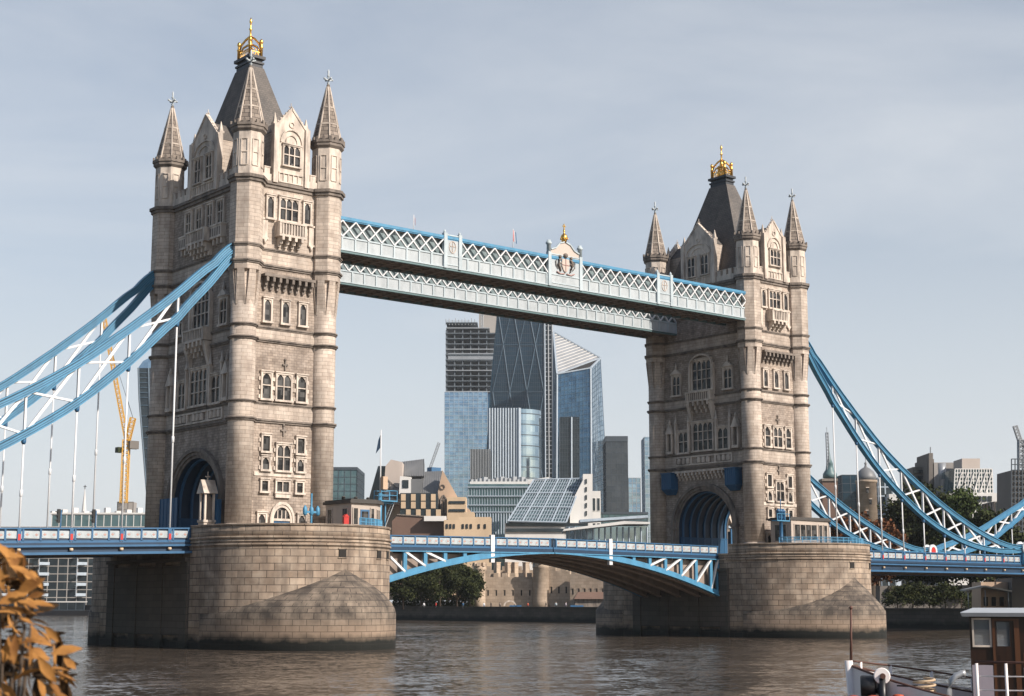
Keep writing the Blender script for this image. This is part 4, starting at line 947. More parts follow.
for t0, t1 in ((.5, 1.3), (3.4, 4.3)): cabin_window(T, pl[0], pl[1], t0, t1, 12.6, 14.3)
cabin_window(T, pl[1], pl[2], .25, .75, 12.6, 14.3); cabin_door(T, pl[1], pl[2], 1.1, 2.2, 11.06, 14.2, 'mid_blue'); cabin_window(T, pl[1], pl[2], 2.4, 2.75, 12.6, 14.3)
cabin_window(T, pl[2], pl[3], .5, 1.6, 12.5, 14.2, 2); cabin_window(T, pl[3], pl[4], .5, 1.6, 12.5, 14.2, 2)
b = MB(); wallbox(pl[0], pl[1], 0, 5, 11.06, 14.84, .001, .003, 0, b); 
T = thing('control_cabin', 'flat roofed pale cabin with a wide window strip on the farther pier', 'cabin', (82.3, 0, 0))
pl = [(-4.5, -11.8), (-4.5, -15.5), (2.9, -15.9), (4.2, -15.0), (4.4, -11.8)]
shell(T, 'wall', 'cabin', pl, 11.05, 15.6)
b = MB(); b.prism(grow(pl, .4), 15.6, 15.85); b.prism(grow(pl, .15), 15.851, 16.05); b.build('roof', 'leadroof', T)
cabin_window(T, pl[1], pl[2], .6, 5.0, 12.9, 15.0, 4); cabin_window(T, pl[1], pl[2], 5.5, 6.1, 12.4, 15.0); cabin_window(T, pl[1], pl[2], 6.5, 7.1, 12.4, 15.0)
cabin_window(T, pl[2], pl[3], .3, 1.2, 12.4, 15.0); cabin_window(T, pl[0], pl[1], .8, 2.8, 12.8, 15.0, 2)
def pier_rail(cx, a0, a1, label, z1=13.1, yard=9.75):
    T = thing('pier_railing', label, 'railing', (cx, 0, 0)); n = max(4, int((a1-a0)/6)); pts = [(yard*math.cos(R(a0+(a1-a0)*k/n)), -11.8+yard*math.sin(R(a0+(a1-a0)*k/n))) for k in range(n+1)]
    for (x, y) in pts: b = MB(); b.tube([(x, y, 11.05), (x, y, z1)], .06, 6); b.build('post', 'sky_blue', T)
    for z in (z1, z1-.4, z1-.8): b = MB(); b.tube([(x, y, z) for x, y in pts], .05, 6); b.build('rail', 'sky_blue', T)
    b = MB()
    for (x, y), (x2, y2) in zip(pts, pts[1:]):
        for k in range(6):
            f = k/6; b.bar((x+(x2-x)*f, y+(y2-y)*f, 12.0), (x+(x2-x)*f, y+(y2-y)*f, z1), .04)
    b.build('infill_bars', 'sky_blue', T)
pier_rail(0, -75, -8, 'light blue railing round the outer edge of the nearer pier, by its cabin')
pier_rail(82.3, -150, -28, 'light blue railing round the outer edge of the farther pier')
T = thing('flag_mast', 'white mast with dark flag above a light blue platform, beside the nearer cabin', 'mast', (8.95, -15.6, 11.05))
b = MB(); b.tube([(0, 0, 4.6), (0, 0, 12.2)], [.09, .05], 8); b.build('mast', 'white', T)
b = MB(); b.tube([(0, 0, 0), (0, 0, 5.2)], .22, 8); b.bar((0, 0, 4.2), (1.9, 0.6, 4.2), .5, .2); b.bar((.9, .3, 0), (.9, .3, 4.2), .14); b.build('post', 'sky_blue', T)
b = MB(); b.box(-.2, 2.0, -.5, 1.0, 4.3, 4.42)
for x, y in ((-.15, -.45), (1.95, -.45), (.9, -.45), (1.95, .95), (-.15, .95)): b.bar((x, y, 4.42), (x, y, 5.5), .07)
for z in (5.0, 5.5): b.bar((-.15, -.45, z), (1.95, -.45, z), .06); b.bar((1.95, -.45, z), (1.95, .95, z), .06); b.bar((-.15, .95, z), (1.95, .95, z), .06)
b.build('platform', 'sky_blue', T)
b = MB()
for s_ in (-.25, .25): b.bar((1.9, s_+.2, 4.3), (.4, s_+.2, .9), .08)
for k in range(9): z = 1.1+k*.36; x = .4+1.5*(z-.9)/3.4; b.bar((x, -.05, z), (x, .45, z), .05)
b.build('ladder', 'steel', T)
b = MB(); b.loft([[(.05, 0, 10.4), (-.45, .3, 9.6), (-.4, .38, 9.55), (.09, .05, 10.35)], [(.05, 0, 11.9), (-.2, .2, 11.1), (-.15, .26, 11.05), (.09, .05, 11.85)]]); b.build('flag', 'dark_blue', T)
b = MB(); b.box(-.1, .5, -.7, -.2, 5.6, 7.0); b.build('sign_box', 'peach', T)
T = thing('lamp_standard', 'light blue lamp standard with cross arms beside the left tower door', 'lamp', (1.0, -14.2, 11.05))
b = MB(); b.tube([(0, 0, 0), (0, 0, 4.9)], [.15, .09], 8); b.lathe(0, 0, [(.3, 0), (.3, .4), (.15, .6)], 8); b.build('post', 'sky_blue', T)
b = MB(); b.bar((-.95, 0, 2.9), (.95, 0, 2.9), .16, .22); b.build('cross_arm', 'sky_blue', T)
for x in (-.8, 0, .8): b = MB(); b.lathe(x, 0, [(.1, 2.5), (.24, 2.7), (.24, 3.3), (.05, 3.6)], 8); b.build('lantern', 'sky_blue', T)
T = thing('lifebuoy_cabinet', 'red lifebuoy cabinet standing by the blue railing on the nearer pier', 'cabinet', (3.1, -17.7, 11.05))
b = MB(); b.box(-.3, .3, -.15, .15, .9, 2.3); b.hexa([(-.35, -.2, 2.3), (.35, -.2, 2.3), (.35, .2, 2.3), (-.35, .2, 2.3)], [(-.05, -.2, 2.6), (.05, -.2, 2.6), (.05, .2, 2.6), (-.05, .2, 2.6)]); b.build('box', 'red', T)
b = MB(); b.box(-.06, .06, -.06, .06, 0, .9); b.build('post', 'black', T)
T = thing('signal_mast', 'stout light blue signal mast with lantern cluster beside the farther cabin', 'signal', (82.3-7.9, -16.6, 11.05))
b = MB(); b.lathe(0, 0, [(.45, 0), (.45, .8), (.26, 1.0), (.24, 4.2), (.4, 4.3)], 10); b.build('post', 'mid_blue', T)
b = MB(); b.box(-1.3, 1.3, -.5, .5, 4.2, 4.35)
for x in (-1.25, -.4, .4, 1.25): b.bar((x, -.45, 4.35), (x, -.45, 5.2), .07)
b.bar((-1.25, -.45, 5.2), (1.25, -.45, 5.2), .07); b.build('platform', 'sky_blue', T)
for x, z in ((-.5, 4.4), (.0, 4.4), (.5, 4.4)): b = MB(); b.lathe(x, 0, [(.12, z), (.3, z+.3), (.3, z+1.1), (.38, z+1.15), (.1, z+1.5)], 8); b.build('lantern', 'mid_blue', T)
b = MB(); b.tube([(0, 0, 5.8), (0, 0, 7.2)], .07, 6); b.build('top_rod', 'mid_blue', T)
for px, lab in ((60.5, 'black traffic signal on the road deck, left of the pair'), (95.5, 'black traffic signal on the road deck, the one nearer the left tower')):
    p = PY(px, 525, 6.0); T = thing('traffic_signal', lab, 'traffic light', (p.x, 6, 10.98-.03*(-p.x-10.65)), 0, 'traffic signals on the deck')
    b = MB(); b.tube([(0, 0, 0), (0, 0, 3.6)], .09, 8); b.build('post', 'mid_blue', T)
    b = MB(); b.box(-.42, -.12, -.18, .15, 2.2, 3.7)
    for k in range(3): b.bar((-.42, 0, 2.5+k*.46), (-.62, 0, 2.5+k*.46), .26, .08)
    h_ = b.build('signal_head', 'black', T)
    for k in range(3): b = MB(); b.sphere((-.42, 0, 2.4+k*.46), .1, 8); b.build('lens', 'window', h_)

# ---------------------------------------------------------------- trees
def tree(label, loc, h, rx, rz, mat, n, leaf, trunk=.3, clumps=26, lean=0, group=None, name='tree', thr=.35):
    T = thing(name, label, 'tree', loc, 0, group); cz = h-rz; b = MB()
    b.tube([(0, 0, -.2), (.1*lean, .1, cz*.5), (.3*lean, .2, cz), (.4*lean, .1, h-rz*.5)], [trunk, trunk*.8, trunk*.6, trunk*.2], 8)
    cl = []
    for k in range(clumps):
        a = random.uniform(0, 2*math.pi); el = math.asin(random.uniform(-.75, 1)); r = random.uniform(.45, 1)**.6
        cl.append(Vector((rx*r*math.cos(el)*math.cos(a), rx*r*math.cos(el)*math.sin(a), cz+rz*r*math.sin(el)))*1)
    for c in cl[::4]:
        b.tube([(0, 0, cz*.75), (c.x*.4, c.y*.4, cz*.75+(c.z-cz*.75)*.5), tuple(c)], [trunk*.45, trunk*.3, trunk*.08], 5)
    b.build('trunk', 'bark', T)
    b = MB()
    for k in range(n):
        c = random.choice(cl); s_ = rx*thr
        p = c+Vector((random.gauss(0, s_*.5), random.gauss(0, s_*.5), random.gauss(0, s_*.38)))
        a = Vector((random.uniform(-1, 1), random.uniform(-1, 1), random.uniform(-1, 1))).normalized(); d = a.orthogonal().normalized(); e = a.cross(d); L = leaf*random.uniform(.6, 1.3)
        b.face(b.add([p-d*L*.5, p+e*L*.34, p+d*L*.5, p-e*L*.34]), 0, [(0, 0), (1, 0), (1, 1), (0, 1)])
    b.build('crown', mat, T)
    return T
def gp(px, dep, z=WHARF): q = P(px, 610, dep); return Vector((q.x, q.y, z))

# ---------------------------------------------------------------- buildings across the river
def zat(py, dep, px=512): return P(px, py, dep).z
def foot(px0, d0, px1, d1, thick, py=560):
    A = P(px0, py, d0); B = P(px1, py, d1); A = Vector((A.x, A.y)); B = Vector((B.x, B.y)); d = (B-A).normalized(); n = Vector((-d.y, d.x))
    return [A, B, B+n*thick, A+n*thick]
def face_grid(b, a, c, z0, z1, bay, fl, w, dp, m=0):
    L = (Vector(c)-Vector(a)).length; nu = max(1, round(L/bay)); nv = max(1, round((z1-z0)/fl))
    b.grid((a[0], a[1], z0), (c[0], c[1], z0), (c[0], c[1], z1), (a[0], a[1], z1), nu, nv, w, dp, m)
def block(name, label, px0, px1, ytop, dep, thick, wall, bay=4, fl=4, bar=.35, bmat='mull', d1=None, z0=WHARF, roof=None, cat='building', sides=True, grid=True, py=None):
    f = foot(px0, dep, px1, d1 or dep, thick, (ytop+600)/2); zt = zat(ytop, dep, px0)
    T = thing(name, label, cat, (f[0].x, f[0].y, z0)); o = Vector((f[0].x, f[0].y)); L = [v-o for v in f]; h = zt-z0
    b = MB(); b.prism([tuple(v) for v in L], 0, h); b.build('wall', wall, T)
    if grid:
        b = MB(); face_grid(b, L[0], L[1], .3, h, bay, fl, bar, bar)
        b.build('facade_grid', bmat, T)
        if sides:
            for q, r in ((1, 2), (3, 0)): b = MB(); face_grid(b, L[q], L[r], .3, h, bay, fl, bar, bar); b.build('facade_grid', bmat, T)
    if roof:
        b = MB(); g = grow([tuple(v) for v in L], .5); b.prism(g, h, h+roof[0]); b.build('roof', roof[1], T)
    return T, L, h
def facade_windows(T, a, c, rows, cols, z0, z1, fw, fh, pane='gl_dark', fr='whitewall', frame=.12):
    a, c = Vector(a), Vector(c); L = (c-a).length
    for r in range(rows):
        for k in range(cols):
            t = L*(k+.5)/cols; z = z0+(z1-z0)*(r+.5)/rows; b = MB()
            w, h = L/cols*fw/2, (z1-z0)/rows*fh/2
            wallbox(a, c, t-w-frame, t+w+frame, z-h-frame*1.5, z-h, .01, .25, 0, b); wallbox(a, c, t-w-frame, t+w+frame, z+h, z+h+frame, .01, .18, 0, b)
            for s_ in (-1, 1): wallbox(a, c, *sorted((t+s_*w, t+s_*(w+frame))), z-h, z+h, .01, .18, 0, b)
            o = b.build('window', fr, T); b = MB(); wallbox(a, c, t-w, t+w, z-h, z+h, .012, .06, 0, b); b.build('pane', pane, o)
def bands(T, a, c, n, z0, z1, frac, mat, proud=.15, name='window_band'):
    L = (Vector(c)-Vector(a)).length
    for k in range(n): b = MB(); z = z0+(z1-z0)*k/n; wallbox(a, c, .3, L-.3, z, z+(z1-z0)/n*frac, .01, proud, 0, b); b.build(name, mat, T)

# riverside block on the left
T, L, h = block('riverside_block', 'white gridded riverside block with dark windows, seen below and above the left deck', -60, 147, 527, 640, 30, 'gl_dark', 4.0, 3.3, .34, 'concrete', cat='apartment block')
b = MB(); f2 = [L[0].lerp(L[1], .53)+Vector((0, 0)), L[1], L[2], L[3].lerp(L[2], .53)]; b.prism([tuple(v) for v in f2], h+.02, h+5.2); pent = b.build('penthouse', 'gl_green', T)
b = MB(); face_grid(b, f2[0], f2[1], h+.1, h+5, 3, 5, .3, .3); b.build('penthouse_grid', 'whitewall', pent)
b = MB(); b.prism(grow([tuple(v) for v in f2], .8), h+5.2, h+5.9); 
for k in range(9): q = f2[0].lerp(f2[1], (k+.5)/9); b.box(q.x-1, q.x+1, q.y+3, q.y+5, h+5.9, h+6.6+(k*7 % 3)*.7)
b.build('roof', 'whitewall', T)
for k in range(1, 10, 2):
    q = L[0].lerp(L[1], (k+.5)/11); b = MB()
    for z in range(5): b.box(q.x-2.5, q.x+2.5, q.y-1.6, q.y-.2, 4+z*4.2, 4.25+z*4.2); b.box(q.x-2.5, q.x+2.5, q.y-1.62, q.y-1.52, 4.25+z*4.2, 5.2+z*4.2)
    b.box(q.x-2.5, q.x-2.3, q.y-1.61, q.y-1.53, 4, 22); b.box(q.x+2.3, q.x+2.5, q.y-1.61, q.y-1.53, 4, 22)
    b.build('balcony_stack', 'mull', T)
T = thing('church_spire', 'thin pale church spire beyond the white riverside block on the left', 'church', gp(79.5, 760)); zt = zat(489, 760, 79)-WHARF
b = MB(); b.box(-3, 3, -3, 3, 0, zt-18); b.build('tower', 'concrete', T); b = MB(); b.lathe(0, 0, [(2.6, zt-18), (1.6, zt-12), (1.3, zt-11.9), (.15, zt)], 8, 0, False); b.build('spire', 'whitewall', T)
b = MB(); b.bar((0, 0, zt-.1), (0, 0, zt+2), .3); b.bar((-.8, 0, zt+1.2), (.8, 0, zt+1.2), .3); b.build('cross', 'black', T)
T, L, h = block('concrete_core', 'bare concrete lift core under the yellow tower crane', 115.5, 131.5, 502, 700, 6.5, 'concrete', grid=False)
b = MB(); face_grid(b, L[0], L[1], h-10, h, 2.4, 3.3, .25, .2); b.build('formwork', 'dkconcrete', T)
# crane
T = thing('tower_crane', 'yellow luffing tower crane on the concrete core, jib raised up left', 'crane', gp(123.5, 697)); o = Vector(T.location)
def cz(px, py, dep=697): p = P(px, py, dep); return p-o
def lattice(b, p, q, w, n, r=.22, m=0):
    p, q = Vector(p), Vector(q); d = (q-p).normalized(); a = RT*1.0; a = (a-d*a.dot(d)).normalized()*w/2; c = d.cross(a).normalized()*w/2
    cs = (a+c, a-c, -a-c, -a+c)
    for e in cs: b.bar(p+e, q+e, r, r, m)
    for k in range(n):
        s0, s1 = p.lerp(q, k/n), p.lerp(q, (k+1)/n)
        for i in range(4):
            j = (i+1) % 4; b.bar(s0+cs[i], s1+cs[j], r*.7, r*.7, m); b.bar(s1+cs[i], s1+cs[j], r*.7, r*.7, m)
b = MB(); lattice(b, cz(123.5, 503), cz(126.5, 440), 2.8, 14, .34); b.build('mast', 'yellow', T)
b = MB(); lattice(b, cz(127, 442), cz(104, 318), 1.6, 26, .26); b.build('jib', 'yellow', T)
b = MB(); lattice(b, cz(127, 442), cz(133, 418), 2.2, 5, .34); b.build('back_frame', 'yellow', T)
b = MB(); p = cz(133, 445); b.box(p.x-2.2, p.x+2.2, p.y-1.5, p.y+1.5, p.z-1.8, p.z+1.8); b.build('counterweight', 'dkconcrete', T)
b = MB(); p = cz(119, 450); b.box(p.x-1.2, p.x+1.2, p.y-1.5, p.y+1.5, p.z-1.2, p.z+1.2); b.build('cab', 'leafdk', T)
b = MB(); b.bar(cz(133, 418), cz(127.5, 400), .2); b.bar(cz(133, 418), cz(112, 352), .15); b.build('stay_cable', 'black', T)
# curved-top dark tower behind the left bridge tower
T = thing('flared_glass_tower', 'dark flared glass skyscraper with pale rounded top, behind the left bridge tower', 'skyscraper', gp(170, 1050)); o = Vector(T.location)
b = MB(); rings = []; pxs = [(600, 153, 205), (540, 151, 207), (470, 145, 213), (400, 139.5, 218), (368, 138.5, 219)]
for py, xa, xb in pxs:
    A, B = P(xa, py, 1050)-o, P(xb, py, 1050)-o; bk = FH*60; rings.append([A, B, B+bk, A+bk])
rings[0] = [Vector((v.x, v.y, 0)) for v in rings[0]]
b.loft(rings); b.build('wall', 'gl_dark', T)
b = MB()
for k in range(9):
    f = k/8
    for r0, r1 in zip(rings, rings[1:]): b.bar(r0[0].lerp(r0[1], f)-FH*.5, r1[0].lerp(r1[1], f)-FH*.5, .9, .8)
for k in range(26):
    g = k/26*(len(rings)-1); i = int(g); f = g-i; b.bar(rings[i][0].lerp(rings[i+1][0], f)-FH*.4, rings[i][1].lerp(rings[i+1][1], f)-FH*.4, .5, .5)
b.build('fins', 'brace', T)
b = MB(); A, B = P(138, 366, 1050)-o, P(219, 366, 1050)-o; m_ = [P(x, y, 1050)-o for x, y in ((138, 368), (143, 361), (150, 357.5), (178, 353), (206, 357.5), (219, 368))]
b.loft([[v for v in m_], [v+FH*60 for v in m_]][::-1]); b.build('roof_canopy', 'gl_pale', T)
# green glass box right of the left tower
T, L, h = block('green_office', 'green glass office box just right of the left bridge tower', 325, 356, 470, 800, 40, 'gl_green', 3, 3.7, .35, 'mulldk', roof=(1.5, 'mulldk'))
# gabled slate-roofed office group
def poly_solid(T, name, mt, pts, dep, thick, m=0):
    o = Vector(T.location); b = MB(); a = [P(x, y, dep)-o for x, y in pts]; 
    A = [(v.x, v.y, max(0, v.z)) for v in a]; Bk = [((v+FH*thick).x, (v+FH*thick).y, max(0, v.z)) for v in a]
    n = Vector((0, 0, 0))
    f = b.add(A); k = b.add(Bk); N_ = len(a)
    area = sum(pts[i][0]*pts[(i+1) % N_][1]-pts[(i+1) % N_][0]*pts[i][1] for i in range(N_))
    if area > 0: f = f[::-1]; k = k[::-1]
    b.face(f); b.face(k[::-1])
    for i in range(N_): b.face([f[(i+1) % N_], f[i], k[i], k[(i+1) % N_]])
    return b.build(name, mt, T)
def at_(T, x, y, dep): return P(x, y, dep)-Vector(T.location)
T = thing('gabled_office_range', 'steep grey roofed gabled offices with peach stone gable, right of the nearer pier', 'office', gp(405, 640))
poly_solid(T, 'wall', 'peach', [(366, 600), (366, 503), (380, 497), (399, 490), (444, 490), (470, 510), (470, 600)], 664, 20)
poly_solid(T, 'dark_wing', 'gl_dark', [(368.5, 500), (378, 466), (393, 466), (393, 505), (368.5, 505)], 655, 20)
poly_solid(T, 'gable', 'pinkstone', [(383, 503), (385.5, 466), (391, 459.5), (402, 462), (403, 503)], 650, 14)
b = MB(); b.grid(at_(T, 386, 478, 649.8), at_(T, 399, 490, 649.8), at_(T, 399, 497, 649.8), at_(T, 384, 497, 649.8), 3, 2, .4, .3); b.build('gable_frame', 'trimdark', T)
def roof_slope(pts, d0, d1, ribs, name='roof'):
    b = MB(); (a, c, d, e) = pts; A, C_, D, E_ = at_(T, *a, d0), at_(T, *c, d0), at_(T, *d, d1), at_(T, *e, d1)
    bk = [v+FH*6-UP*2 for v in (A, C_, D, E_)]
    b.hexa([A, C_, bk[1], bk[0]], [E_, D, bk[2], bk[3]])
    for k in range(ribs+1): b.bar(A.lerp(C_, k/ribs)-FH*.15, E_.lerp(D, k/ribs)-FH*.15, .25, .3)
    b.build(name, 'greyslate', T)
roof_slope([(400, 476), (424, 476), (424, 459), (400, 462)], 655, 665, 10)
roof_slope([(393, 494), (440, 493), (442, 471), (393, 473)], 645, 662, 22)
poly_solid(T, 'gable', 'peach', [(436, 520), (438, 492), (442.5, 470), (457, 496), (457, 520)], 642, 10)
b = MB(); q = [at_(T, x, y, 641.8) for x, y in ((440.5, 514), (447, 514), (447, 500), (443.7, 495), (440.5, 500))]; 
for i in range(5): b.bar(q[i], q[(i+1) % 5], .7, .5, 1)
b.bar((q[0]+q[1])/2, q[3], .35, .3, 1); b.bar(q[2], q[4], .35, .3, 1); k_ = at_(T, 442.5, 487, 641.7)
for i in range(8): b.bar(k_+RT*1.0*math.cos(i*.785)+UP*1.0*math.sin(i*.785), k_+RT*1.0*math.cos(i*.785+.785)+UP*1.0*math.sin(i*.785+.785), .4, .3, 1)
b.build('arched_window', ['window', 'trimdark'], T)
poly_solid(T, 'dormer', 'whitewall', [(399, 494), (400, 476), (411, 477), (411, 494)], 643, 5); poly_solid(T, 'dormer_window', 'gl_dark', [(402.5, 488), (402.5, 480), (408.5, 480), (408.5, 488)], 642.7, 1)
poly_solid(T, 'dormer', 'greyslate', [(411, 494), (411, 479), (423, 479), (420, 494)], 643, 5)
T = thing('checkered_office', 'dark glass office with checkered cream stone blocks, below the grey gabled roofs', 'office', gp(420, 620)); 
poly_solid(T, 'wall', 'gl_dark', [(400, 590), (400, 493), (438, 493), (438, 590)], 630, 12)
k = 0
for r_ in range(3):
    for c_ in range(4):
        x = 401+c_*10+(5 if r_ == 2 else 0); y = 494+r_*7.7; poly_solid(T, 'stone_block', 'cream', [(x, y+6.6), (x, y), (x+4.6, y), (x+4.6, y+6.6)], 629.5, 2)
T = thing('stepped_office', 'cream stepped office with dark ribbon windows right of the arched peach gable', 'office', gp(456, 622))
poly_solid(T, 'wall', 'cream', [(447, 590), (447, 497), (466, 497), (466, 512), (474, 512), (474, 590)], 634, 14)
for y in (501, 509): poly_solid(T, 'window_band', 'gl_dark', [(449, y+2.5), (449, y), (465, y), (465, y+2.5)], 633.6, 1)
T = thing('brick_warehouse', 'low brown brick building just above the roadway, right of the cabin', 'building', gp(420, 590)); 
poly_solid(T, 'wall', 'brownbrick', [(392, 590), (392, 521), (398, 515), (445, 518), (445, 590)], 590, 18); poly_solid(T, 'roof_edge', 'trimdark', [(397, 515), (397, 514), (446, 517), (446, 518.2)], 589.5, 19)
T = thing('cream_terrace', 'low cream building with small windows above the roadway, right of the brown brick', 'building', gp(466, 580)); 
poly_solid(T, 'wall', 'cream', [(444, 590), (444, 520), (459, 520), (459, 517), (491, 517), (491, 590)], 580, 14)
for x in (446, 449.5, 453, 462, 466, 470, 478, 484): poly_solid(T, 'window', 'gl_dark', [(x, 528.5), (x, 524), (x+2, 524), (x+2, 528.5)], 579.7, .6)
poly_solid(T, 'roof_plant', 'whitewall', [(424, 521), (424, 516), (446, 516), (446, 521)], 586, 4)
T = thing('site_crane', 'thin pale crane jib with blue cab behind the gabled offices', 'crane', gp(432, 800)); o = Vector(T.location)
b = MB(); lattice(b, at_(T, 427, 560, 800), at_(T, 427, 474, 800), 2, 14, .4); b.build('mast', 'steel', T); b = MB(); lattice(b, at_(T, 428, 474, 800), at_(T, 439, 443, 800), 1.2, 9, .25); b.build('jib', 'steel', T)
b = MB(); p = at_(T, 434, 470, 800); b.box(p.x-3, p.x+3, p.y-2, p.y+2, p.z-1.5, p.z+1.2); b.box(p.x-4, p.x+4, p.y-1, p.y+1, p.z-2.2, p.z-1.5); b.build('cab', 'mid_blue', T)
# tower under construction
D_ = 1450
T = thing('unfinished_skyscraper', 'skyscraper under construction, pale glass below and bare floors above', 'skyscraper', gp(468, D_)); o = Vector(T.location)
poly_solid(T, 'glass_wall', 'gl_pale', [(444.5, 600), (444.5, 392), (487.5, 392), (487.5, 600)], D_, 60)
poly_solid(T, 'glass_return', 'gl_blue', [(487.5, 600), (487.5, 392), (492, 392), (492, 600)], D_+6, 50)
b = MB(); b.grid(at_(T, 444.5, 560, D_-.4), at_(T, 487.5, 560, D_-.4), at_(T, 487.5, 392, D_-.4), at_(T, 444.5, 392, D_-.4), 9, 42, .35, .4); b.build('mullion_grid', 'mull', T)
for k in range(14):
    y = 392-k*5.3; x0 = 445.5+(.6 if k > 11 else 0); x1 = 495.5-(18 if k == 13 else 6 if k == 12 else 0)
    poly_solid(T, 'floor_slab', 'slab' if k % 4 else 'steel', [(x0, y), (x0, y-1.0), (x1, y-1.0), (x1, y)], D_+2, 50)
b = MB()
for c_ in range(7):
    x = 446.5+c_*8; b.bar(at_(T, x, 392, D_+4), at_(T, x, 330 if c_ < 6 else 352, D_+4), 1.0); b.bar(at_(T, x+2, 392, D_+44), at_(T, x+2, 335, D_+44), 1.0)
b.build('columns', 'slab', T)
poly_solid(T, 'dark_core', 'gl_grey', [(466, 391), (466, 332), (490, 332), (490, 391)], D_+22, 20)
poly_solid(T, 'hoarding_floor', 'steel', [(448, 361), (448, 353), (494, 353), (494, 361)], D_+3, 40)
b = MB()
for c_ in range(10): x = 446+c_*3.2; b.bar(at_(T, x, 325, D_+3), at_(T, x, 319+random.uniform(-1, 2), D_+3), .5)
b.bar(at_(T, 446, 321, D_+3), at_(T, 470, 321, D_+3), .4); b.build('edge_screens', 'steel', T)
poly_solid(T, 'lift_core', 'concrete', [(479, 345), (479, 308), (497, 308), (497, 345)], D_+25, 20)
b = MB(); lattice(b, at_(T, 482, 330, D_+15), at_(T, 482, 312, D_+15), 2, 5, .5); lattice(b, at_(T, 482, 316, D_+15), at_(T, 490, 304, D_+15), 1.5, 6, .4); b.build('roof_crane', 'steel', T)
# wedge tower
D_ = 1300
T = thing('wedge_skyscraper', 'tall navy glass skyscraper with sloping left edge and diagonal braces', 'skyscraper', gp(515, D_)); o = Vector(T.location)
poly_solid(T, 'glass_wall', 'gl_navy', [(481, 600), (485, 475), (490, 392), (497.5, 306), (543, 306), (545, 475), (545.5, 600)], D_, 45)
b = MB(); lx = lambda y: 481+(600-y)/(600-306)*16.5; rx = lambda y: 545.4-(600-y)/(600-306)*2.4
rows = [307, 345, 392, 440, 488, 536]
for i in range(5):
    y0, y1 = rows[i], rows[i+1]
    for c_ in range(3):
        xa = lambda y, f: lx(y)+(rx(y)-lx(y))*f
        f0, f1 = c_/3, (c_+1)/3; m_ = (f0+f1)/2
        for (fa, fb) in ((f0, m_), (f1, m_)): 
            p, q = (fa, fb) if i % 2 else (fb, fa)
            b.bar(at_(T, xa(y1, p), y1, D_-.6), at_(T, xa(y0, q), y0, D_-.6), .8, .6)
    b.bar(at_(T, lx(y1), y1, D_-.5), at_(T, rx(y1), y1, D_-.5), .5, .5)
b.build('megaframe', 'brace', T)
b = MB(); b.grid(at_(T, lx(560), 560, D_-.2), at_(T, rx(560), 560, D_-.2), at_(T, rx(307), 307, D_-.2), at_(T, lx(307), 307, D_-.2), 24, 56, .18, .2); b.build('mullion_grid', 'mulldk', T)
poly_solid(T, 'service_core', 'gl_dark', [(545.2, 600), (543, 308), (552, 309), (553.5, 600)], D_+3, 40)
b = MB()
for k in range(50): y = 312+k*4.6; b.bar(at_(T, 544.8, y, D_+2), at_(T, 552.6, y, D_+2), .7, .6)
for x0, x1 in ((543.6, 545.2), (548, 549.4), (552, 553.2)): b.bar(at_(T, x0, 308, D_+1.6), at_(T, x1, 540, D_+1.6), 1.0, .8)
b.build('core_frame', 'steel', T)
b = MB(); b.bar(at_(T, 544.4, 306, D_-1), at_(T, 546, 600, D_-1), 1.0); b.build('edge_fin', 'mull', T)
b = MB(); p = at_(T, 517, 338, D_-.8); 
# angular blade tower
D_ = 1200
T = thing('blade_skyscraper', 'blue glass skyscraper with slanted pale triangular crown', 'skyscraper', gp(582, D_)); o = Vector(T.location)
def solid_faces(pts, faces, name, mt):
    b = MB(); i = b.add(pts)
    for f in faces: b.face([i[k] for k in f])
    return b.build(name, mt, T)
V = {k: at_(T, x, y, d) for k, (x, y, d) in dict(a=(553.5, 332, D_+38), b=(600.5, 358, D_+32), c=(557, 374, D_), d=(590.5, 368, D_+2), e=(556, 600, D_), f=(592, 600, D_), g=(613, 600, D_+36), h=(553.5, 600, D_+38), k=(575, 345, D_+70), l=(580, 600, D_+70)).items()}
solid_faces([V[q] for q in 'cdfe'], [(3, 2, 1, 0)], 'main_facade', 'gl_blue')
solid_faces([V[q] for q in 'dbgf'], [(3, 2, 1, 0)], 'slanted_facade', 'gl_sky')
solid_faces([V['a'], V['b'], V['k'], V['l'], V['h'], V['c'], V['e'], V['g']], [(0, 5, 6, 4), (0, 4, 3, 2), (2, 3, 7, 1)], 'rear_wall', 'gl_sky')
solid_faces([V['a'], V['b'], V['k']], [(0, 1, 2)], 'rear_roof', 'steel')
solid_faces([V['c'], V['b'], V['a']], [(0, 1, 2)], 'crown_facade', 'steel')
solid_faces([V['c'], V['d'], V['b'], V['c']+UP*2-FH*-8, V['b']+UP*.5], [(0, 1, 2)], 'roof_recess', 'void')
b = MB()
for k in range(1, 14): f = k/14; b.bar(V['c'].lerp(V['a'], f)-FH*.4, V['b'].lerp(V['a'], f*.98)-FH*.4, .5, .5)
b.build('crown_louvres', 'whitewall', T)
b = MB()
for p, q in ('ac', 'ab', 'cb', 'ce', 'ah', 'df', 'db', 'cd'): b.bar(V[p]-FH*.5, V[q]-FH*.5, 1.3, 1.0)
b.build('edge_frame', 'mull', T)
b = MB(); b.grid(V['e'].lerp(V['c'], .2)-FH*.2, V['f'].lerp(V['d'], .2)-FH*.2, V['d']-FH*.2, V['c']-FH*.2, 9, 40, .2, .2); b.grid(V['f'].lerp(V['d'], .2)-FH*.2, V['g'].lerp(V['b'], .2)-FH*.2, V['b']-FH*.2, V['d']-FH*.2, 6, 40, .2, .2); b.build('mullion_grid', 'brace', T)
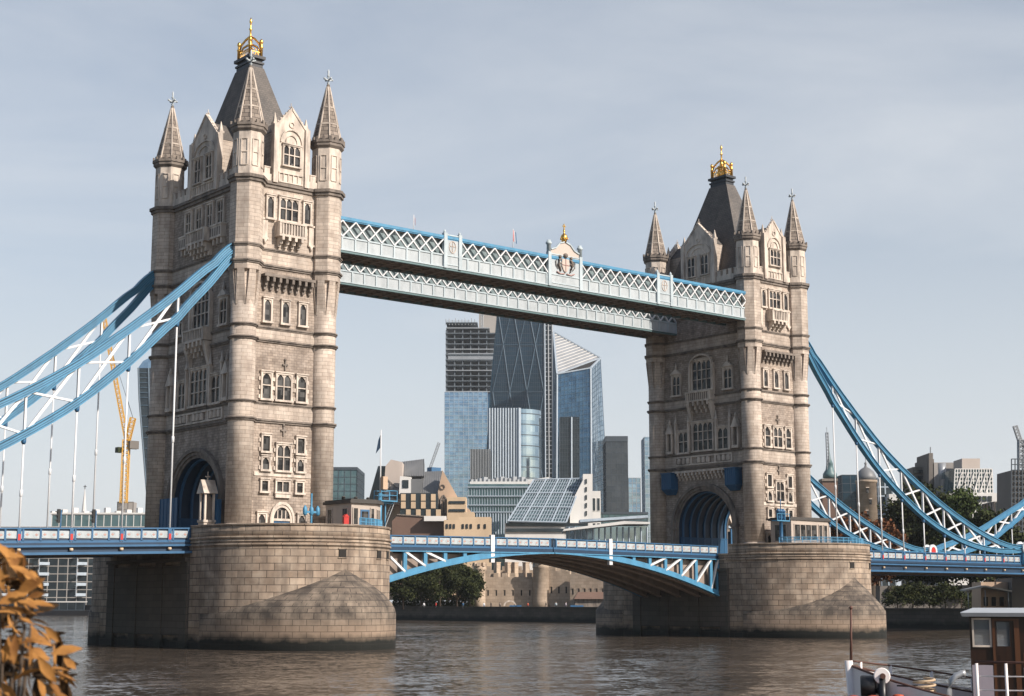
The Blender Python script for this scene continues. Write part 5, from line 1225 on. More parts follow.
T = thing('black_tower', 'narrow black glass tower standing in front of the blue blade skyscraper', 'skyscraper', gp(569, 1120)); poly_solid(T, 'wall', 'gl_dark', [(560, 600), (560, 417), (579.5, 417), (579.5, 600)], 1120, 25)
b = MB(); b.bar(at_(T, 571.5, 417, 1119), at_(T, 571.5, 590, 1119), 1.1, .8); b.build('edge_fin', 'mull', T); b = MB(); b.grid(at_(T, 560, 560, 1119.7), at_(T, 579.5, 560, 1119.7), at_(T, 579.5, 417, 1119.7), at_(T, 560, 417, 1119.7), 8, 36, .15, .2); b.build('mullion_grid', 'mulldk', T)
# striped tower with rounded glass corner
D_ = 1080
T = thing('striped_tower', 'white vertical striped office tower with rounded glass right corner', 'skyscraper', gp(505, D_)); o = Vector(T.location)
poly_solid(T, 'wall', 'gl_dark', [(489, 600), (489, 408.5), (519.5, 408.5), (519.5, 600)], D_, 30)
b = MB()
for k in range(12): x = 489.3+k*2.7; b.bar(at_(T, x, 408, D_-.6), at_(T, x, 590, D_-.6), .95, 1.2)
b.bar(at_(T, 519, 408, D_-1), at_(T, 519, 590, D_-1), 2.0, 2); b.build('fins', 'mull', T)
b = MB(); c0 = at_(T, 519.5, 500, D_+17); r_ = 15.5; zt = zat(408.5, D_, 520)-WHARF
pr_ = [(c0.x-FH.x*17+FH.x*17, c0.y)] ; arc = []
for k in range(11):
    a = R(-90+9*k); v = RT*(r_*math.cos(a))+FH*(r_*math.sin(a)); arc.append((c0.x+v.x, c0.y+v.y))
pts = arc+[(c0.x, c0.y)]
b.loft([[(x, y, 0) for x, y in pts], [(x, y, zt) for x, y in pts]], 0, False); b.build('rounded_corner', 'gl_sky', T)
b = MB()
for z in range(18): b.loft([[(x, y, 4+z*zt/18) for x, y in grow(pts, .25)], [(x, y, 4.6+z*zt/18) for x, y in grow(pts, .25)]])
b.build('corner_bands', 'mulldk', T)
T = thing('louvred_block', 'dark vertical louvred block left of the white striped tower', 'building', gp(480, 1060)); poly_solid(T, 'wall', 'gl_dark', [(470, 600), (470, 449), (490.5, 449), (490.5, 600)], 1060, 25)
b = MB()
for k in range(13): x = 470.5+k*1.6; b.bar(at_(T, x, 449, 1059.5), at_(T, x, 590, 1059.5), .35, .6)
b.build('fins', 'steel', T)
# front glass offices
D_ = 760
T = thing('banded_glass_office', 'wide glass office with white roof rail and horizontal bands, in front of the striped tower', 'office', gp(500, D_)); 
poly_solid(T, 'wall', 'gl_green', [(468, 600), (468, 484), (532, 484), (532, 600)], D_, 40)
for y in (486.5, 495.5, 504.5, 511.5): poly_solid(T, 'floor_band', 'mull', [(467.5, y+1), (467.5, y), (532.5, y), (532.5, y+1)], D_-1.2, 3)
b = MB()
for k in range(24): x = 468.5+k*2.7; b.bar(at_(T, x, 512, D_-.6), at_(T, x, 545, D_-.6), .5, .6); b.bar(at_(T, x, 487, D_-.3), at_(T, x, 512, D_-.3), .2, .3)
b.build('mullions', 'mull', T); poly_solid(T, 'roof', 'whitewall', [(470, 485), (470, 481.5), (530, 481.5), (530, 485)], D_+8, 30)
b = MB()
for k in range(14): p = at_(T, 472+k*4.2, 481, D_+14); b.box(p.x-1.2, p.x+1.2, p.y-1, p.y+1, p.z-.5, p.z+.6+random.random()*1.6)
b.build('roof_plant', 'steel', T)
D_ = 700
T = thing('sloping_glass_office', 'office with big sloping gridded glass roof and white stair tower', 'office', gp(545, D_)); o = Vector(T.location)
poly_solid(T, 'wall', 'whitewall', [(505, 600), (505, 523), (590, 523), (590, 600)], D_, 45)
for y, d in ((523, 0), (528.5, .5)): poly_solid(T, 'window_band', 'gl_dark', [(506, y+3.4), (506, y), (588, y), (588, y+3.4)], D_-.4-d, 1)
A, B, C_, E_ = at_(T, 508, 522, D_-2), at_(T, 566, 523.5, D_-2), at_(T, 583, 479.5, D_+30), at_(T, 534, 480.5, D_+30)
b = MB(); b.hexa([A, B, B+FH*40, A+FH*40], [E_, C_, C_+FH*8, E_+FH*8]); gr_ = b.build('sloping_glass', 'gl_green', T)
b = MB(); b.grid(A-FH*.4+UP*.3, B-FH*.4+UP*.3, C_-FH*.4+UP*.3, E_-FH*.4+UP*.3, 20, 12, .22, .3, 0); b.grid(A-FH*.7+UP*.4, B-FH*.7+UP*.4, C_-FH*.7+UP*.4, E_-FH*.7+UP*.4, 4, 3, .6, .5, 0); b.build('glazing_bars', 'mull', gr_)
poly_solid(T, 'stair_tower', 'whitewall', [(570, 530), (570, 505), (583, 480), (583, 474), (592.5, 474), (592.5, 530)], D_+16, 18)
poly_solid(T, 'stair_tower', 'whitewall', [(528, 484), (528, 480), (549, 477), (549, 484)], D_+34, 8)
for y in (479, 487, 495, 503, 511): poly_solid(T, 'slot_window', 'gl_dark', [(585.5, y+4.5), (585.5, y), (587, y), (587, y+4.5)], D_+15.5, 1)
T, L, h = block('small_white_office', 'small white office with dark windows, right of the white stair tower', 592, 601, 491, 740, 15, 'whitewall', grid=False); facade_windows(T, L[0], L[1], 4, 2, 6, h-.5, .6, .5)
T, L, h = block('dark_hotel', 'long dark green glass low block between stair tower and the right bridge tower', 597, 648, 514, 780, 20, 'gl_green', 3, 3.5, .35, 'mulldk', roof=(1, 'mulldk'))
T, L, h = block('grey_slab_tower', 'dark grey slab office tower right of the blue blade skyscraper', 606.5, 628.5, 441.5, 1000, 30, 'gl_grey', 3.2, 3.6, .25, 'mulldk', roof=(3.5, 'mulldk'))
T, L, h = block('pale_office', 'pale grey office between the dark slab tower and the right bridge tower', 629, 641, 478, 1100, 25, 'gl_pale', 3, 3.6, .4, 'steel')
T, L, h = block('sliver_tower', 'pale blue glass tower peeking past the left edge of the right bridge tower', 645.5, 668, 437, 1250, 30, 'gl_sky', 3, 3.8, .4, 'mull')
T = thing('glass_pavilion', 'low pale glass pavilion with flat canopies above the roadway', 'pavilion', gp(618, 560)); poly_solid(T, 'wall', 'gl_sky', [(566, 600), (566, 526), (648, 526), (648, 600)], 560, 16)
poly_solid(T, 'canopy', 'whitewall', [(563, 531), (564, 529), (624, 521), (650, 522), (650, 524), (625, 524)], 555, 20); poly_solid(T, 'canopy', 'mull', [(580, 522), (580, 519.5), (648, 515), (648, 517.5)], 568, 12)
b = MB()
for k in range(14): x = 569+k*6; b.bar(at_(T, x, 527, 559.5), at_(T, x, 545, 559.5), .4)
b.build('columns', 'mull', T)
# buildings right of the right tower
T = thing('lattice_mast_church', 'dark church tower with copper spire and tall lattice mast, right of the right tower', 'church', gp(830, 560)); o = Vector(T.location)
poly_solid(T, 'tower', 'brownbrick', [(822.5, 600), (822.5, 480), (837.5, 480), (837.5, 600)], 560, 5.5); poly_solid(T, 'parapet', 'trimdark', [(822, 481), (822, 478.5), (838, 478.5), (838, 481)], 559.5, 6.5)
p = at_(T, 830, 478, 563); b = MB(); b.lathe(p.x, p.y, [(2.6, p.z), (2.5, p.z+1.5), (1.5, p.z+3), (1.2, p.z+5), (1.3, p.z+5.1), (.6, p.z+7), (.3, p.z+9), (.12, p.z+13)], 8); b.build('spire', 'teal', T)
b = MB(); lattice(b, (p.x-.9, p.y, p.z+2), (p.x-.9, p.y, p.z+16.5), .8, 12, .18); b.bar((p.x-.9, p.y, p.z+16), (p.x-.9, p.y, p.z+18.5), .15); b.build('mast', 'steel', T)
T, L, h = block('dark_glass_block', 'dark glass block behind the domed stone turret, right of the right tower', 844, 861, 475, 640, 25, 'gl_navy', 3, 3.6, .25, 'mulldk')
T, L, h = block('dark_framed_office', 'dark office with white window squares between domed turret and chain', 880, 894, 478, 620, 20, 'gl_dark', 3.0, 3.6, .5, 'mull'); poly_solid(T, 'white_bay', 'whitewall', [(889, 530), (889, 494), (900, 494), (900, 530)], 615, 8)
T = thing('domed_stone_turret', 'old stone castle turret with lead cupola and weathervane, seen under the chain', 'tower', gp(871, 480)); o = Vector(T.location); zt = zat(483, 480, 871)-WHARF
b = MB(); b.lathe(0, 0, [(3.1, 0), (3.1, zt), (3.4, zt+.1), (3.4, zt+.8)], 16); b.build('wall', 'castle', T)
b = MB(); b.lathe(0, 0, [(3.2, zt+.8), (3.1, zt+2), (2.5, zt+3.4), (1.4, zt+4.4), (.5, zt+4.9), (.3, zt+5.6), (.45, zt+6.1), (.1, zt+6.6), (.06, zt+9)], 16); b.build('cupola', 'greyslate', T)
for k, (dx, z) in enumerate(((-.2, zt-2.5), (.2, zt-6), (-.4, zt-9.5))):
    d = -FH; s_ = RT; c_ = d*3.05+s_*dx*2; b = MB(); n_ = Vector((c_.x, c_.y, z)); b.bar(n_+UP*.8, n_-UP*.8, .7, .35, 0, FH); b.bar(n_+UP*1.0-FH*.05, n_+UP*.8-FH*.05, 1.0, .5, 1, FH); b.build('window', ['window', 'trim'], T)
T = thing('concrete_hotel', 'grey brown brutalist concrete hotel with stair shafts above the dark trees', 'hotel', gp(932, 520)); o = Vector(T.location)
for x0, x1, y, d, mt in ((913, 927, 467, 528, 'dkconcrete'), (927, 934, 459, 522, 'dkconcrete'), (929, 933, 453, 520, 'dkconcrete'), (934, 953.5, 462.5, 520, 'concrete'), (943, 954, 479, 516, 'concrete')): poly_solid(T, 'wall', mt, [(x0, 600), (x0, y), (x1, y), (x1, 600)], d, 16)
for y in range(6): poly_solid(T, 'window_band', 'gl_dark', [(914, 473+y*6), (914, 470+y*6), (926, 470+y*6), (926, 473+y*6)], 527.5, 1)
b = MB(); p = at_(T, 941.5, 470, 521); b.lathe(p.x, p.y, [(1.7, p.z-5), (1.7, p.z+2.2)], 12); b.build('steel_drum', 'steel', T)
for x in (945.5, 949): poly_solid(T, 'window', 'gl_dark', [(x, 493), (x, 486), (x+2, 486), (x+2, 493)], 515.7, .6)
b = MB(); b.bar(at_(T, 930.5, 453, 526), at_(T, 930.5, 447, 526), .3); b.build('flagpole', 'steel', T)
T = thing('white_grid_office', 'white office with green glass upper grid and square windows above the trees', 'office', gp(970, 500)); o = Vector(T.location)
poly_solid(T, 'wall', 'whitewall', [(949, 600), (949, 493), (997, 493), (997, 600)], 500, 20); poly_solid(T, 'glass_storeys', 'gl_green', [(954, 493), (955, 469), (992, 469), (993, 493)], 504, 18)
b = MB(); b.grid(at_(T, 954, 493, 503.7), at_(T, 993, 493, 503.7), at_(T, 992, 469, 503.7), at_(T, 955, 469, 503.7), 14, 6, .3, .3)
for k in range(6): b.bar(at_(T, 956+k*6, 492, 503.4), at_(T, 959+k*6, 482, 503.4), .5, .3); b.bar(at_(T, 959+k*6, 482, 503.4), at_(T, 956+k*6+6, 472, 503.4), .4, .3)
b.build('glazing_grid', 'whitewall', T); poly_solid(T, 'roof_plant', 'pinkstone', [(962, 469.5), (962, 458.5), (980, 458.5), (980, 469.5)], 508, 10)
for r_ in range(2):
    for c_ in range(8):
        x = 951+c_*5.3; poly_solid(T, 'window', 'gl_dark', [(x, 501.5+r_*8), (x, 496+r_*8), (x+3.8, 496+r_*8), (x+3.8, 501.5+r_*8)], 499.7, .6)
T = thing('scaffolded_tower', 'dark scaffolded tower with a crane at the right edge', 'building', gp(1019, 430)); o = Vector(T.location)
poly_solid(T, 'wall', 'dkconcrete', [(1012.5, 600), (1012.5, 470), (1040, 470), (1040, 600)], 430, 14)
b = MB(); b.grid(at_(T, 1011.5, 560, 428), at_(T, 1040, 560, 428), at_(T, 1040, 459, 428), at_(T, 1011.5, 459, 428), 8, 18, .25, .3); b.build('scaffold', 'mulldk', T)
b = MB(); lattice(b, at_(T, 1021, 470, 434), at_(T, 1021, 440, 434), 1.4, 6, .3); lattice(b, at_(T, 1022, 447, 434), at_(T, 1015, 426, 434), 1.0, 7, .22); b.build('crane', 'steel', T)
T, L, h = block('low_dark_block', 'low dark block between the white grid office and scaffolded tower', 997, 1013, 502, 460, 12, 'gl_dark', 3, 3.4, .3, 'dkconcrete')

# ---------------------------------------------------------------- castle on the far bank
D_ = 432
T = thing('castle_river_wall', 'crenellated old stone castle wall with round towers, seen under the bascules', 'castle', gp(535, D_)); o = Vector(T.location)
def castle_wall(x0, x1, yt, d0, d1, m, mt='castle', th=3):
    A, B = P(x0, 600, d0)-o, P(x1, 600, d1)-o; z1 = zat(yt, (d0+d1)/2)-WHARF; d = Vector((B.x-A.x, B.y-A.y)); L = d.length; d.normalize(); n = Vector((-d.y, d.x)); b = MB()
    a2, b2 = Vector((A.x, A.y)), Vector((B.x, B.y)); b.prism([tuple(a2), tuple(b2), tuple(b2+n*th), tuple(a2+n*th)], 0, z1)
    k = int(L/2.2)
    for i in range(k): wallbox(a2, b2, L*(i+.15)/k, L*(i+.7)/k, z1-.01, z1+1.1, -1.0, .02, 0, b)
    b.build('wall', mt, T)
    for i in range(m):
        t = L*(i+.5)/m; b = MB(); wallbox(a2, b2, t-.2, t+.2, z1*.4, z1*.58, .0, .03, 0, b); wallbox(a2, b2, t-.32, t+.32, z1*.58, z1*.58+.15, .0, .12, 1, b); b.build('slit_window', ['void', 'castle'], T)
def castle_drum(px, r_, yt, d, mt='castle'):
    q = P(px, 600, d)-o; z1 = zat(yt, d)-WHARF; b = MB(); b.lathe(q.x, q.y, [(r_*1.08, 0), (r_, 2), (r_, z1-1.2), (r_*1.06, z1-1.1), (r_*1.06, z1)], 18)
    for i in range(8): a = i*math.pi/4; b.bar((q.x+r_*math.cos(a), q.y+r_*math.sin(a), z1-.05), (q.x+r_*math.cos(a), q.y+r_*math.sin(a), z1+.9), .8, .8, 0, (math.cos(a), math.sin(a), 0))
    b.build('round_tower', mt, T)
castle_drum(479.5, 1.65, 566, D_); castle_wall(484, 534, 577, D_+4, D_+2, 6); castle_drum(541, 2.2, 564, D_)
castle_wall(548, 570, 571, D_, D_-2, 3); castle_wall(570, 606, 574, D_-6, D_-10, 6); castle_wall(470, 610, 570, D_+16, D_+12, 12)
for x in (497, 508, 515, 526): b = MB(); q = P(x, 600, D_+12)-o; z1 = zat(571, D_+12)-WHARF; b.box(q.x-.7, q.x+.7, q.y-.7, q.y+.7, 0, z1+2.2); b.box(q.x-.8, q.x+.8, q.y-.8, q.y+.8, z1+2.2, z1+2.5); b.build('chimney', 'castle', T)
b = MB(); q = P(513, 605, D_+2)-o; 
A_ = P(510, 606, D_+1.2)-o
for i in range(8): a, c_ = math.pi*i/8, math.pi*(i+1)/8; b.bar(A_+RT*1.6*math.cos(a)+UP*1.4*math.sin(a), A_+RT*1.6*math.cos(c_)+UP*1.4*math.sin(c_), .4, .4)
b.build('water_gate', 'trim', T)
T = thing('tiled_lean_to', 'low brown tiled roof building in front of the castle wall, beside the farther pier', 'building', gp(588, 418)); poly_solid(T, 'wall', 'trimdark', [(575, 608), (575, 598), (606, 598), (606, 608)], 418, 5)
b = MB(); A, B, C_, E_ = [at_(T, x, y, d) for x, y, d in ((574, 599, 417), (607, 599, 417), (607, 592, 422), (578, 592, 422))]; b.hexa([A, B, B+FH*7, A+FH*7], [E_, C_, C_+FH*2, E_+FH*2]); b.build('roof', 'brownbrick', T)
T = thing('castle_keep_wall', 'rough stone rampart with ivy behind the trees, under the right deck', 'wall', gp(940, 330)); poly_solid(T, 'wall', 'dkconcrete', [(880, 612), (880, 586), (970, 585), (970, 612)], 330, 4)
b = MB()
for k in range(2600):
    x = random.uniform(888, 962); y = 586+abs(random.gauss(0, 7)); p = at_(T, x, min(y, 606), 329.6-random.random()*.5); a = Vector((random.uniform(-1, 1), random.uniform(-1, 1), random.uniform(-1, 1))).normalized(); d = a.orthogonal().normalized(); e = a.cross(d); L_2 = random.uniform(.25, .55)
    b.face(b.add([p-d*L_2*.5, p+e*L_2*.4, p+d*L_2*.5, p-e*L_2*.4]), 0, [(0, 0), (1, 0), (1, 1), (0, 1)])
b.build('ivy', 'ivy', T)
T = thing('wharf_shelter', 'pale stone riverside shelter with thin sloping canopy under the deck at the right edge', 'shelter', gp(990, 300)); poly_solid(T, 'wall', 'peach', [(981, 612), (981, 582), (1008, 582), (1008, 612)], 300, 6)
poly_solid(T, 'pier', 'dkconcrete', [(1012, 614), (1012, 578), (1040, 578), (1040, 614)], 298, 8)
b = MB(); p0, p1, p2 = at_(T, 966, 591, 296), at_(T, 985, 587, 296), at_(T, 1012, 592, 296)
for a, c_ in ((p0, p1), (p1, p2)): b.hexa([a, c_, c_+FH*4, a+FH*4], [a+UP*.3, c_+UP*.3, c_+FH*4+UP*.3, a+FH*4+UP*.3])
b.build('canopy', 'steel', T)
for x in (968, 985, 1008): b = MB(); p = at_(T, x, 590, 296.5); b.tube([(p.x, p.y, 0), (p.x, p.y, p.z)], .1, 6); b.build('post', 'steel', T)
for x in (984, 992, 1000): poly_solid(T, 'opening', 'void', [(x, 606), (x, 597), (x+4, 597), (x+4, 606)], 299.8, .5)

# trees on the far bank
TG = 'trees on the far bank'
for px, d, h, rx, rz, mt, lab in (
    (403, 415, 11.0, 4.6, 4.4, 'leafdk', 'green riverside tree right beside the nearer pier, under the deck'),
    (421, 420, 12.5, 5.2, 5.0, 'leafdk', 'dark green riverside tree second from the nearer pier'),
    (440, 418, 12.2, 5.0, 5.0, 'leafdk', 'green riverside tree with visible pale trunk, third from the nearer pier'),
    (457, 424, 12.0, 4.4, 4.6, 'leafdk', 'green riverside tree fourth from the nearer pier'),
    (470, 426, 10.5, 3.4, 4.0, 'leafdk', 'narrow dark tree touching the first round castle tower')):
    tree(lab, gp(px, d), h, rx*1.12, rz*1.12, mt, 6000, .62, .28, 26, 0, TG)
for px, d, h, rx, rz, mt, lab in (
    (909, 350, 23.5, 6.0, 9.5, 'leafdk', 'tall dark tree below the long chain, right of the domed turret'),
    (922, 345, 27, 9.0, 12, 'leafdk', 'broad dark tree below the brown hotel, tallest of the dark trees'),
    (948, 340, 24, 8.0, 10.5, 'leafdk', 'dark rounded tree below the white grid office, left side'),
    (972, 335, 25, 7.5, 10.5, 'leaf', 'tall bushy green tree right in front of the white grid office'),
    (996, 330, 20, 6.5, 8.5, 'leafdk', 'small dark tree by the short light blue chain'),
    (854, 338, 20.5, 5.5, 7.5, 'leafbrown', 'reddish brown autumn tree left of the domed turret'),
    (879, 334, 20.0, 5.5, 8, 'leafbrown', 'reddish brown autumn tree right below the domed turret'),
    (833, 380, 19.5, 5.5, 7.5, 'leafdk', 'dark tree beside the farther tower cabin')):
    tree(lab, gp(px, d), h, rx, rz, mt, 9500, .85, .4, 42, 0, TG, 'tree', .3)
for k, px in enumerate((898, 913, 930, 946, 962)):
    tree(('dark bush against the ivy wall nearest the farther pier', 'second dark bush along the ivy wall', 'middle dark bush along the ivy wall', 'fourth dark bush along the ivy wall', 'dark bush by the thin canopy shelter')[k], gp(px, 318), 4.6+k % 2, 2.8, 2.2, 'leafdk', 1500, .45, .15, 14, 0, 'bushes along the ivy wall', 'bush')

T = thing('hedge', 'added dark hedge filling gaps behind the riverside trees, left of the castle', 'hedge', gp(435, 428)); o = Vector(T.location)
b = MB()  # hedge added so the gaps between the trunks read black
for k in range(5200):
    p = P(random.uniform(393, 474), 600, 428+random.uniform(0, 3))-o; p = Vector((p.x, p.y, random.uniform(0, 3.6))); a = Vector((random.uniform(-1, 1), random.uniform(-1, 1), random.uniform(-1, 1))).normalized(); d = a.orthogonal().normalized(); e = a.cross(d); L_2 = random.uniform(.35, .65)
    b.face(b.add([p-d*L_2*.5, p+e*L_2*.4, p+d*L_2*.5, p-e*L_2*.4]), 0, [(0, 0), (1, 0), (1, 1), (0, 1)])
b.build('foliage', 'leafdk', T)
b = MB()
for k in range(10): p = P(396+k*8.4, 600, 429.5)-o; b.tube([(p.x, p.y, 0), (p.x, p.y, 2.8)], .12, 5)
b.build('stems', 'bark', T)
# people on the wharf (each one skinned body, coat and hair)
def person(label, loc, coat, legs, hgt=1.72, turn=0, stride=.18):
    T = thing('person', label, 'person', loc, turn, 'people on the wharf'); s_ = hgt/1.72
    def tb(b, pts, rs, n=8, m=0): b.tube([tuple(c*s_ for c in p) for p in pts], [r*s_ for r in rs], n, m)
    b = MB()
    tb(b, [(0, 0, .85), (0, 0, 1.0), (0, .01, 1.2), (0, 0, 1.4), (0, 0, 1.47)], [.14, .15, .15, .17, .07], 10)
    tb(b, [(0, 0, 1.45), (0, .01, 1.52)], [.05, .05], 8, 2)
    b.sphere((0, .015*s_, 1.61*s_), .105*s_, 10, 2, 1.15)
    b.sphere((0, -.02*s_, 1.655*s_), .108*s_, 10, 3, 1.0)
    for sx in (-1, 1):
        tb(b, [(sx*.09, 0, .9), (sx*.1, sx*stride*.6, .48), (sx*.1, sx*stride, .06), (sx*.1, sx*stride+.1, .03)], [.1, .075, .05, .04], 8, 1)
        tb(b, [(sx*.19, 0, 1.4), (sx*.24, -sx*.06, 1.12), (sx*.24, -sx*.14+.03, .86), (sx*.24, -sx*.15+.05, .78)], [.065, .055, .04, .03], 7, 0)
    b.build('body', [coat, legs, 'peach', 'black'], T)
ppl = [(424, 'white', 'black', 'person in a white jacket on the wharf under the green trees'), (436, 'red', 'black', 'person in a red top on the wharf, left of the first castle tower'),
       (463, 'mid_blue', 'black', 'person in a blue coat on the wharf below the narrow dark tree'), (484, 'white', 'mid_blue', 'person in a white top and blue trousers by the first round castle tower'),
       (491, 'black', 'black', 'person all in black right of the white topped walker'), (500, 'tan', 'black', 'person in a tan coat left of the water gate arch'),
       (528, 'orange', 'black', 'person in an orange jacket right of the water gate arch'), (546, 'black', 'tan', 'person in dark coat and tan trousers below the second round tower'),
       (556, 'pale', 'black', 'person in a pale blue coat on the wharf, right of the second round tower'), (566, 'mauve', 'black', 'person in a mauve coat left of the brown tiled roof')]
for k, (px, c_, l_, lab) in enumerate(ppl): person(lab, gp(px, 397-k*.3, WHARF), c_, l_, 1.66+.02*(k % 5), k*1.1)
for k, px in enumerate((513, 518, 574, 580)):
    T = thing('wharf_bench', ('blue bench left of the pair by the water gate', 'blue bench right of the pair by the water gate', 'blue bench left of the pair by the tiled roof', 'blue bench right of the pair by the tiled roof')[k], 'bench', gp(px, 398), -YAW, 'blue benches on the wharf')
    b = MB()
    for q in range(3): b.box(-.9, .9, -.25+q*.17, -.12+q*.17, .42, .46)
    b.build('seat', 'mid_blue', T); b = MB(); b.box(-.9, .9, .26, .3, .5, .9); b.build('backrest', 'mid_blue', T)
    for sx in (-1, 1): b = MB(); b.box(sx*.8-.04, sx*.8+.04, -.22, .3, 0, .419); b.build('leg', 'black', T)
# moored pontoon boat on the left
T = thing('moored_riverboat', 'low dark riverboat with white roof line moored at the far bank on the left', 'boat', gp(60, 560, WATER_Z)); o = Vector(T.location); T.location.z = WATER_Z; o = Vector(T.location)
poly = [P(x, 612, d)-o for x, d in ((-20, 560), (88, 556), (97, 558), (88, 566), (-20, 570))]; poly = [(v.x, v.y) for v in poly]
b = MB(); b.loft([[(x, y, -.4) for x, y in poly], [(x, y, 1.8) for x, y in grow(poly, .4)]]); b.build('hull', 'hull', T)
cab = [P(x, 612, d)-o for x, d in ((-16, 560), (84, 557), (84, 565), (-16, 569))]; cab = [(v.x, v.y) for v in cab]
b = MB(); b.prism(cab, 1.81, 4.6); b.build('saloon', 'gl_dark', T); b = MB(); b.prism(grow(cab, 1.0), 4.6, 5.0); b.build('roof', 'whitewall', T)
b = MB(); face_grid(b, cab[0], cab[1], 1.9, 4.6, 3, 3, .3, .2); b.build('window_frames', 'mulldk', T)

# ---------------------------------------------------------------- boat in the foreground
def BO(s_, b_, z): v = CAM+RT*(11.39+.28*s_-.96*b_)+FH*(39.15+.96*s_+.28*b_); return Vector((v.x, v.y, z))
T = thing('moored_boat', 'old boat with varnished wheelhouse and white bow rail at lower right', 'boat', BO(0, 0, WATER_Z)); o = Vector(T.location)
def Q(s_, b_, z): return BO(s_, b_, z)-o
def prof(b_): return 2.05*max(.02, 1-max(0, (b_+.6)/3.5)**2.4)
def sheer(b_): return max(0, (b_+1.2)/4.1)**1.5*.85
def hull_line(k, z, sh=0):
    pts = []
    for i in range(17):
        f = i/16; bb = -9+11.9*f if i < 8 else -3.05+5.95*((i-8)/8)**.75; pts.append((prof(bb)*k*min(1, .85+f), bb, z+sh*sheer(bb)))
    return [Q(-s_, b_, zz) for s_, b_, zz in pts]+[Q(s_, b_, zz) for s_, b_, zz in pts[::-1]]
def hloft(a, c, name, mt, cap=False): b = MB(); b.loft([a[::-1], c[::-1]], 0, False, cap); return b.build(name, mt, T)
hloft(hull_line(.8, -.9), hull_line(.98, 1.0, .5), 'hull', 'hull', True)
hloft(hull_line(.98, 1.0, .5), hull_line(1.0, 1.3, .7), 'rubbing_strake', 'orange', True)
b = MB(); b.loft([hull_line(1.0, 1.3, .7)[::-1], hull_line(1.02, 1.98, 1)[::-1], hull_line(.97, 1.98, 1)[::-1], hull_line(.95, 1.35, .7)[::-1]], 0, False, False); b.build('bulwark', 'ivorywhite', T)
b = MB(); b.poly(hull_line(.96, 1.37, .7)[::-1]); b.build('deck', 'tan', T)
hl = hull_line(1.0, 2.0, 1); b = MB(); b.tube(hl, .032, 6); b.build('cap_rail', 'rust', T)
b = MB(); b.tube([Q(0, 2.7, -.6), Q(0, 2.88, 1.5), Q(0, 2.98, 2.98)], [.12, .12, .1], 8); b.build('stem_post', 'ivorywhite', T)
b = MB(); b.tube([Q(0, 2.92, 2.9), Q(.03, 2.88, 4.28)], [.035, .025], 8); b.sphere(Q(.03, 2.88, 4.3), .05, 6); b.build('jackstaff', 'rust', T)
line = [(prof(b_), b_) for b_ in (2.86, 2.7, 2.4, 2.0, 1.5, 1.0, .5, 0, -.6)]
rz = lambda b_: 2.97-.16*(2.9-b_)
b = MB(); b.tube([Q(s_, b_, rz(b_)) for s_, b_ in line], .026, 6); b.build('top_rail', 'rust', T)
for z in (.3, .6):
    b = MB(); b.tube([Q(s_, b_, rz(b_)-z) for s_, b_ in line], .026, 6); b.build('rail', 'ivorywhite', T)
for s_, b_ in line[1::2]:
    b = MB(); b.tube([Q(s_, b_, 1.4), Q(s_, b_, rz(b_))], .042, 6); b.build('stanchion', 'ivorywhite', T)
# wheelhouse: u runs aft along its near side, v inboard
wz = 4.1; PORT = -1.2
def wbox(b, u0, u1, v0, v1, z0, z1, m=0):
    q = lambda u, v, z: Q(PORT+v, -u, z); b.hexa([q(u0, v0, z0), q(u1, v0, z0), q(u1, v1, z0), q(u0, v1, z0)], [q(u0, v0, z1), q(u1, v0, z1), q(u1, v1, z1), q(u0, v1, z1)], m)
b = MB()
def wall_open(v0, v1, ops, u0=0, u1=4.2, z0=1.35, z1=wz):
    x = u0
    for a, c, za, zb in ops: wbox(b, x, a, v0, v1, z0, z1); wbox(b, a, c, v0, v1, z0, za); wbox(b, a, c, v0, v1, zb, z1); x = c
    wbox(b, x, u1, v0, v1, z0, z1)
wall_open(0, .07, [(.1, .46, 3.42, 4.02), (.62, .92, 3.4, 3.98), (1.6, 2.4, 3.3, 4.0), (2.7, 3.5, 3.3, 4.0)])
wall_open(2.33, 2.4, [(.1, .9, 3.3, 4.02), (1.1, 2.0, 3.3, 4.0), (2.2, 3.2, 3.3, 4.0)])
for u in (0, 4.13): wbox(b, u, u+.07, .071, 2.329, 1.35, 3.35); wbox(b, u, u+.07, .071, .25, 3.35, wz); wbox(b, u, u+.07, 1.1, 1.3, 3.35, wz); wbox(b, u, u+.07, 2.15, 2.329, 3.35, wz)
wh = b.build('wheelhouse', 'wood', T)
q = lambda u, v, z: Q(PORT+v, -u, z)
b = MB(); lo = [q(-.16, -.2, wz), q(4.4, -.2, wz), q(4.4, 2.6, wz), q(-.16, 2.6, wz)]; mi = [q(-.2, -.24, wz+.09), q(4.45, -.24, wz+.09), q(4.45, 2.64, wz+.09), q(-.2, 2.64, wz+.09)]; hi = [q(.1, .25, wz+.2), q(4.2, .25, wz+.2), q(4.2, 2.2, wz+.2), q(.1, 2.2, wz+.2)]
b.hexa(lo, mi); b.hexa([v+UP*.001 for v in mi], hi); b.build('roof', 'roofgrey', wh)
M['pane'] = m = bpy.data.materials.new('clear_pane'); m.use_nodes = True; pb = m.node_tree.nodes['Principled BSDF']; pb.inputs['Transmission Weight'].default_value = .9; pb.inputs['Roughness'].default_value = .03; pb.inputs['IOR'].default_value = 1.1; pb.inputs['Base Color'].default_value = (.8, .85, .88, 1)
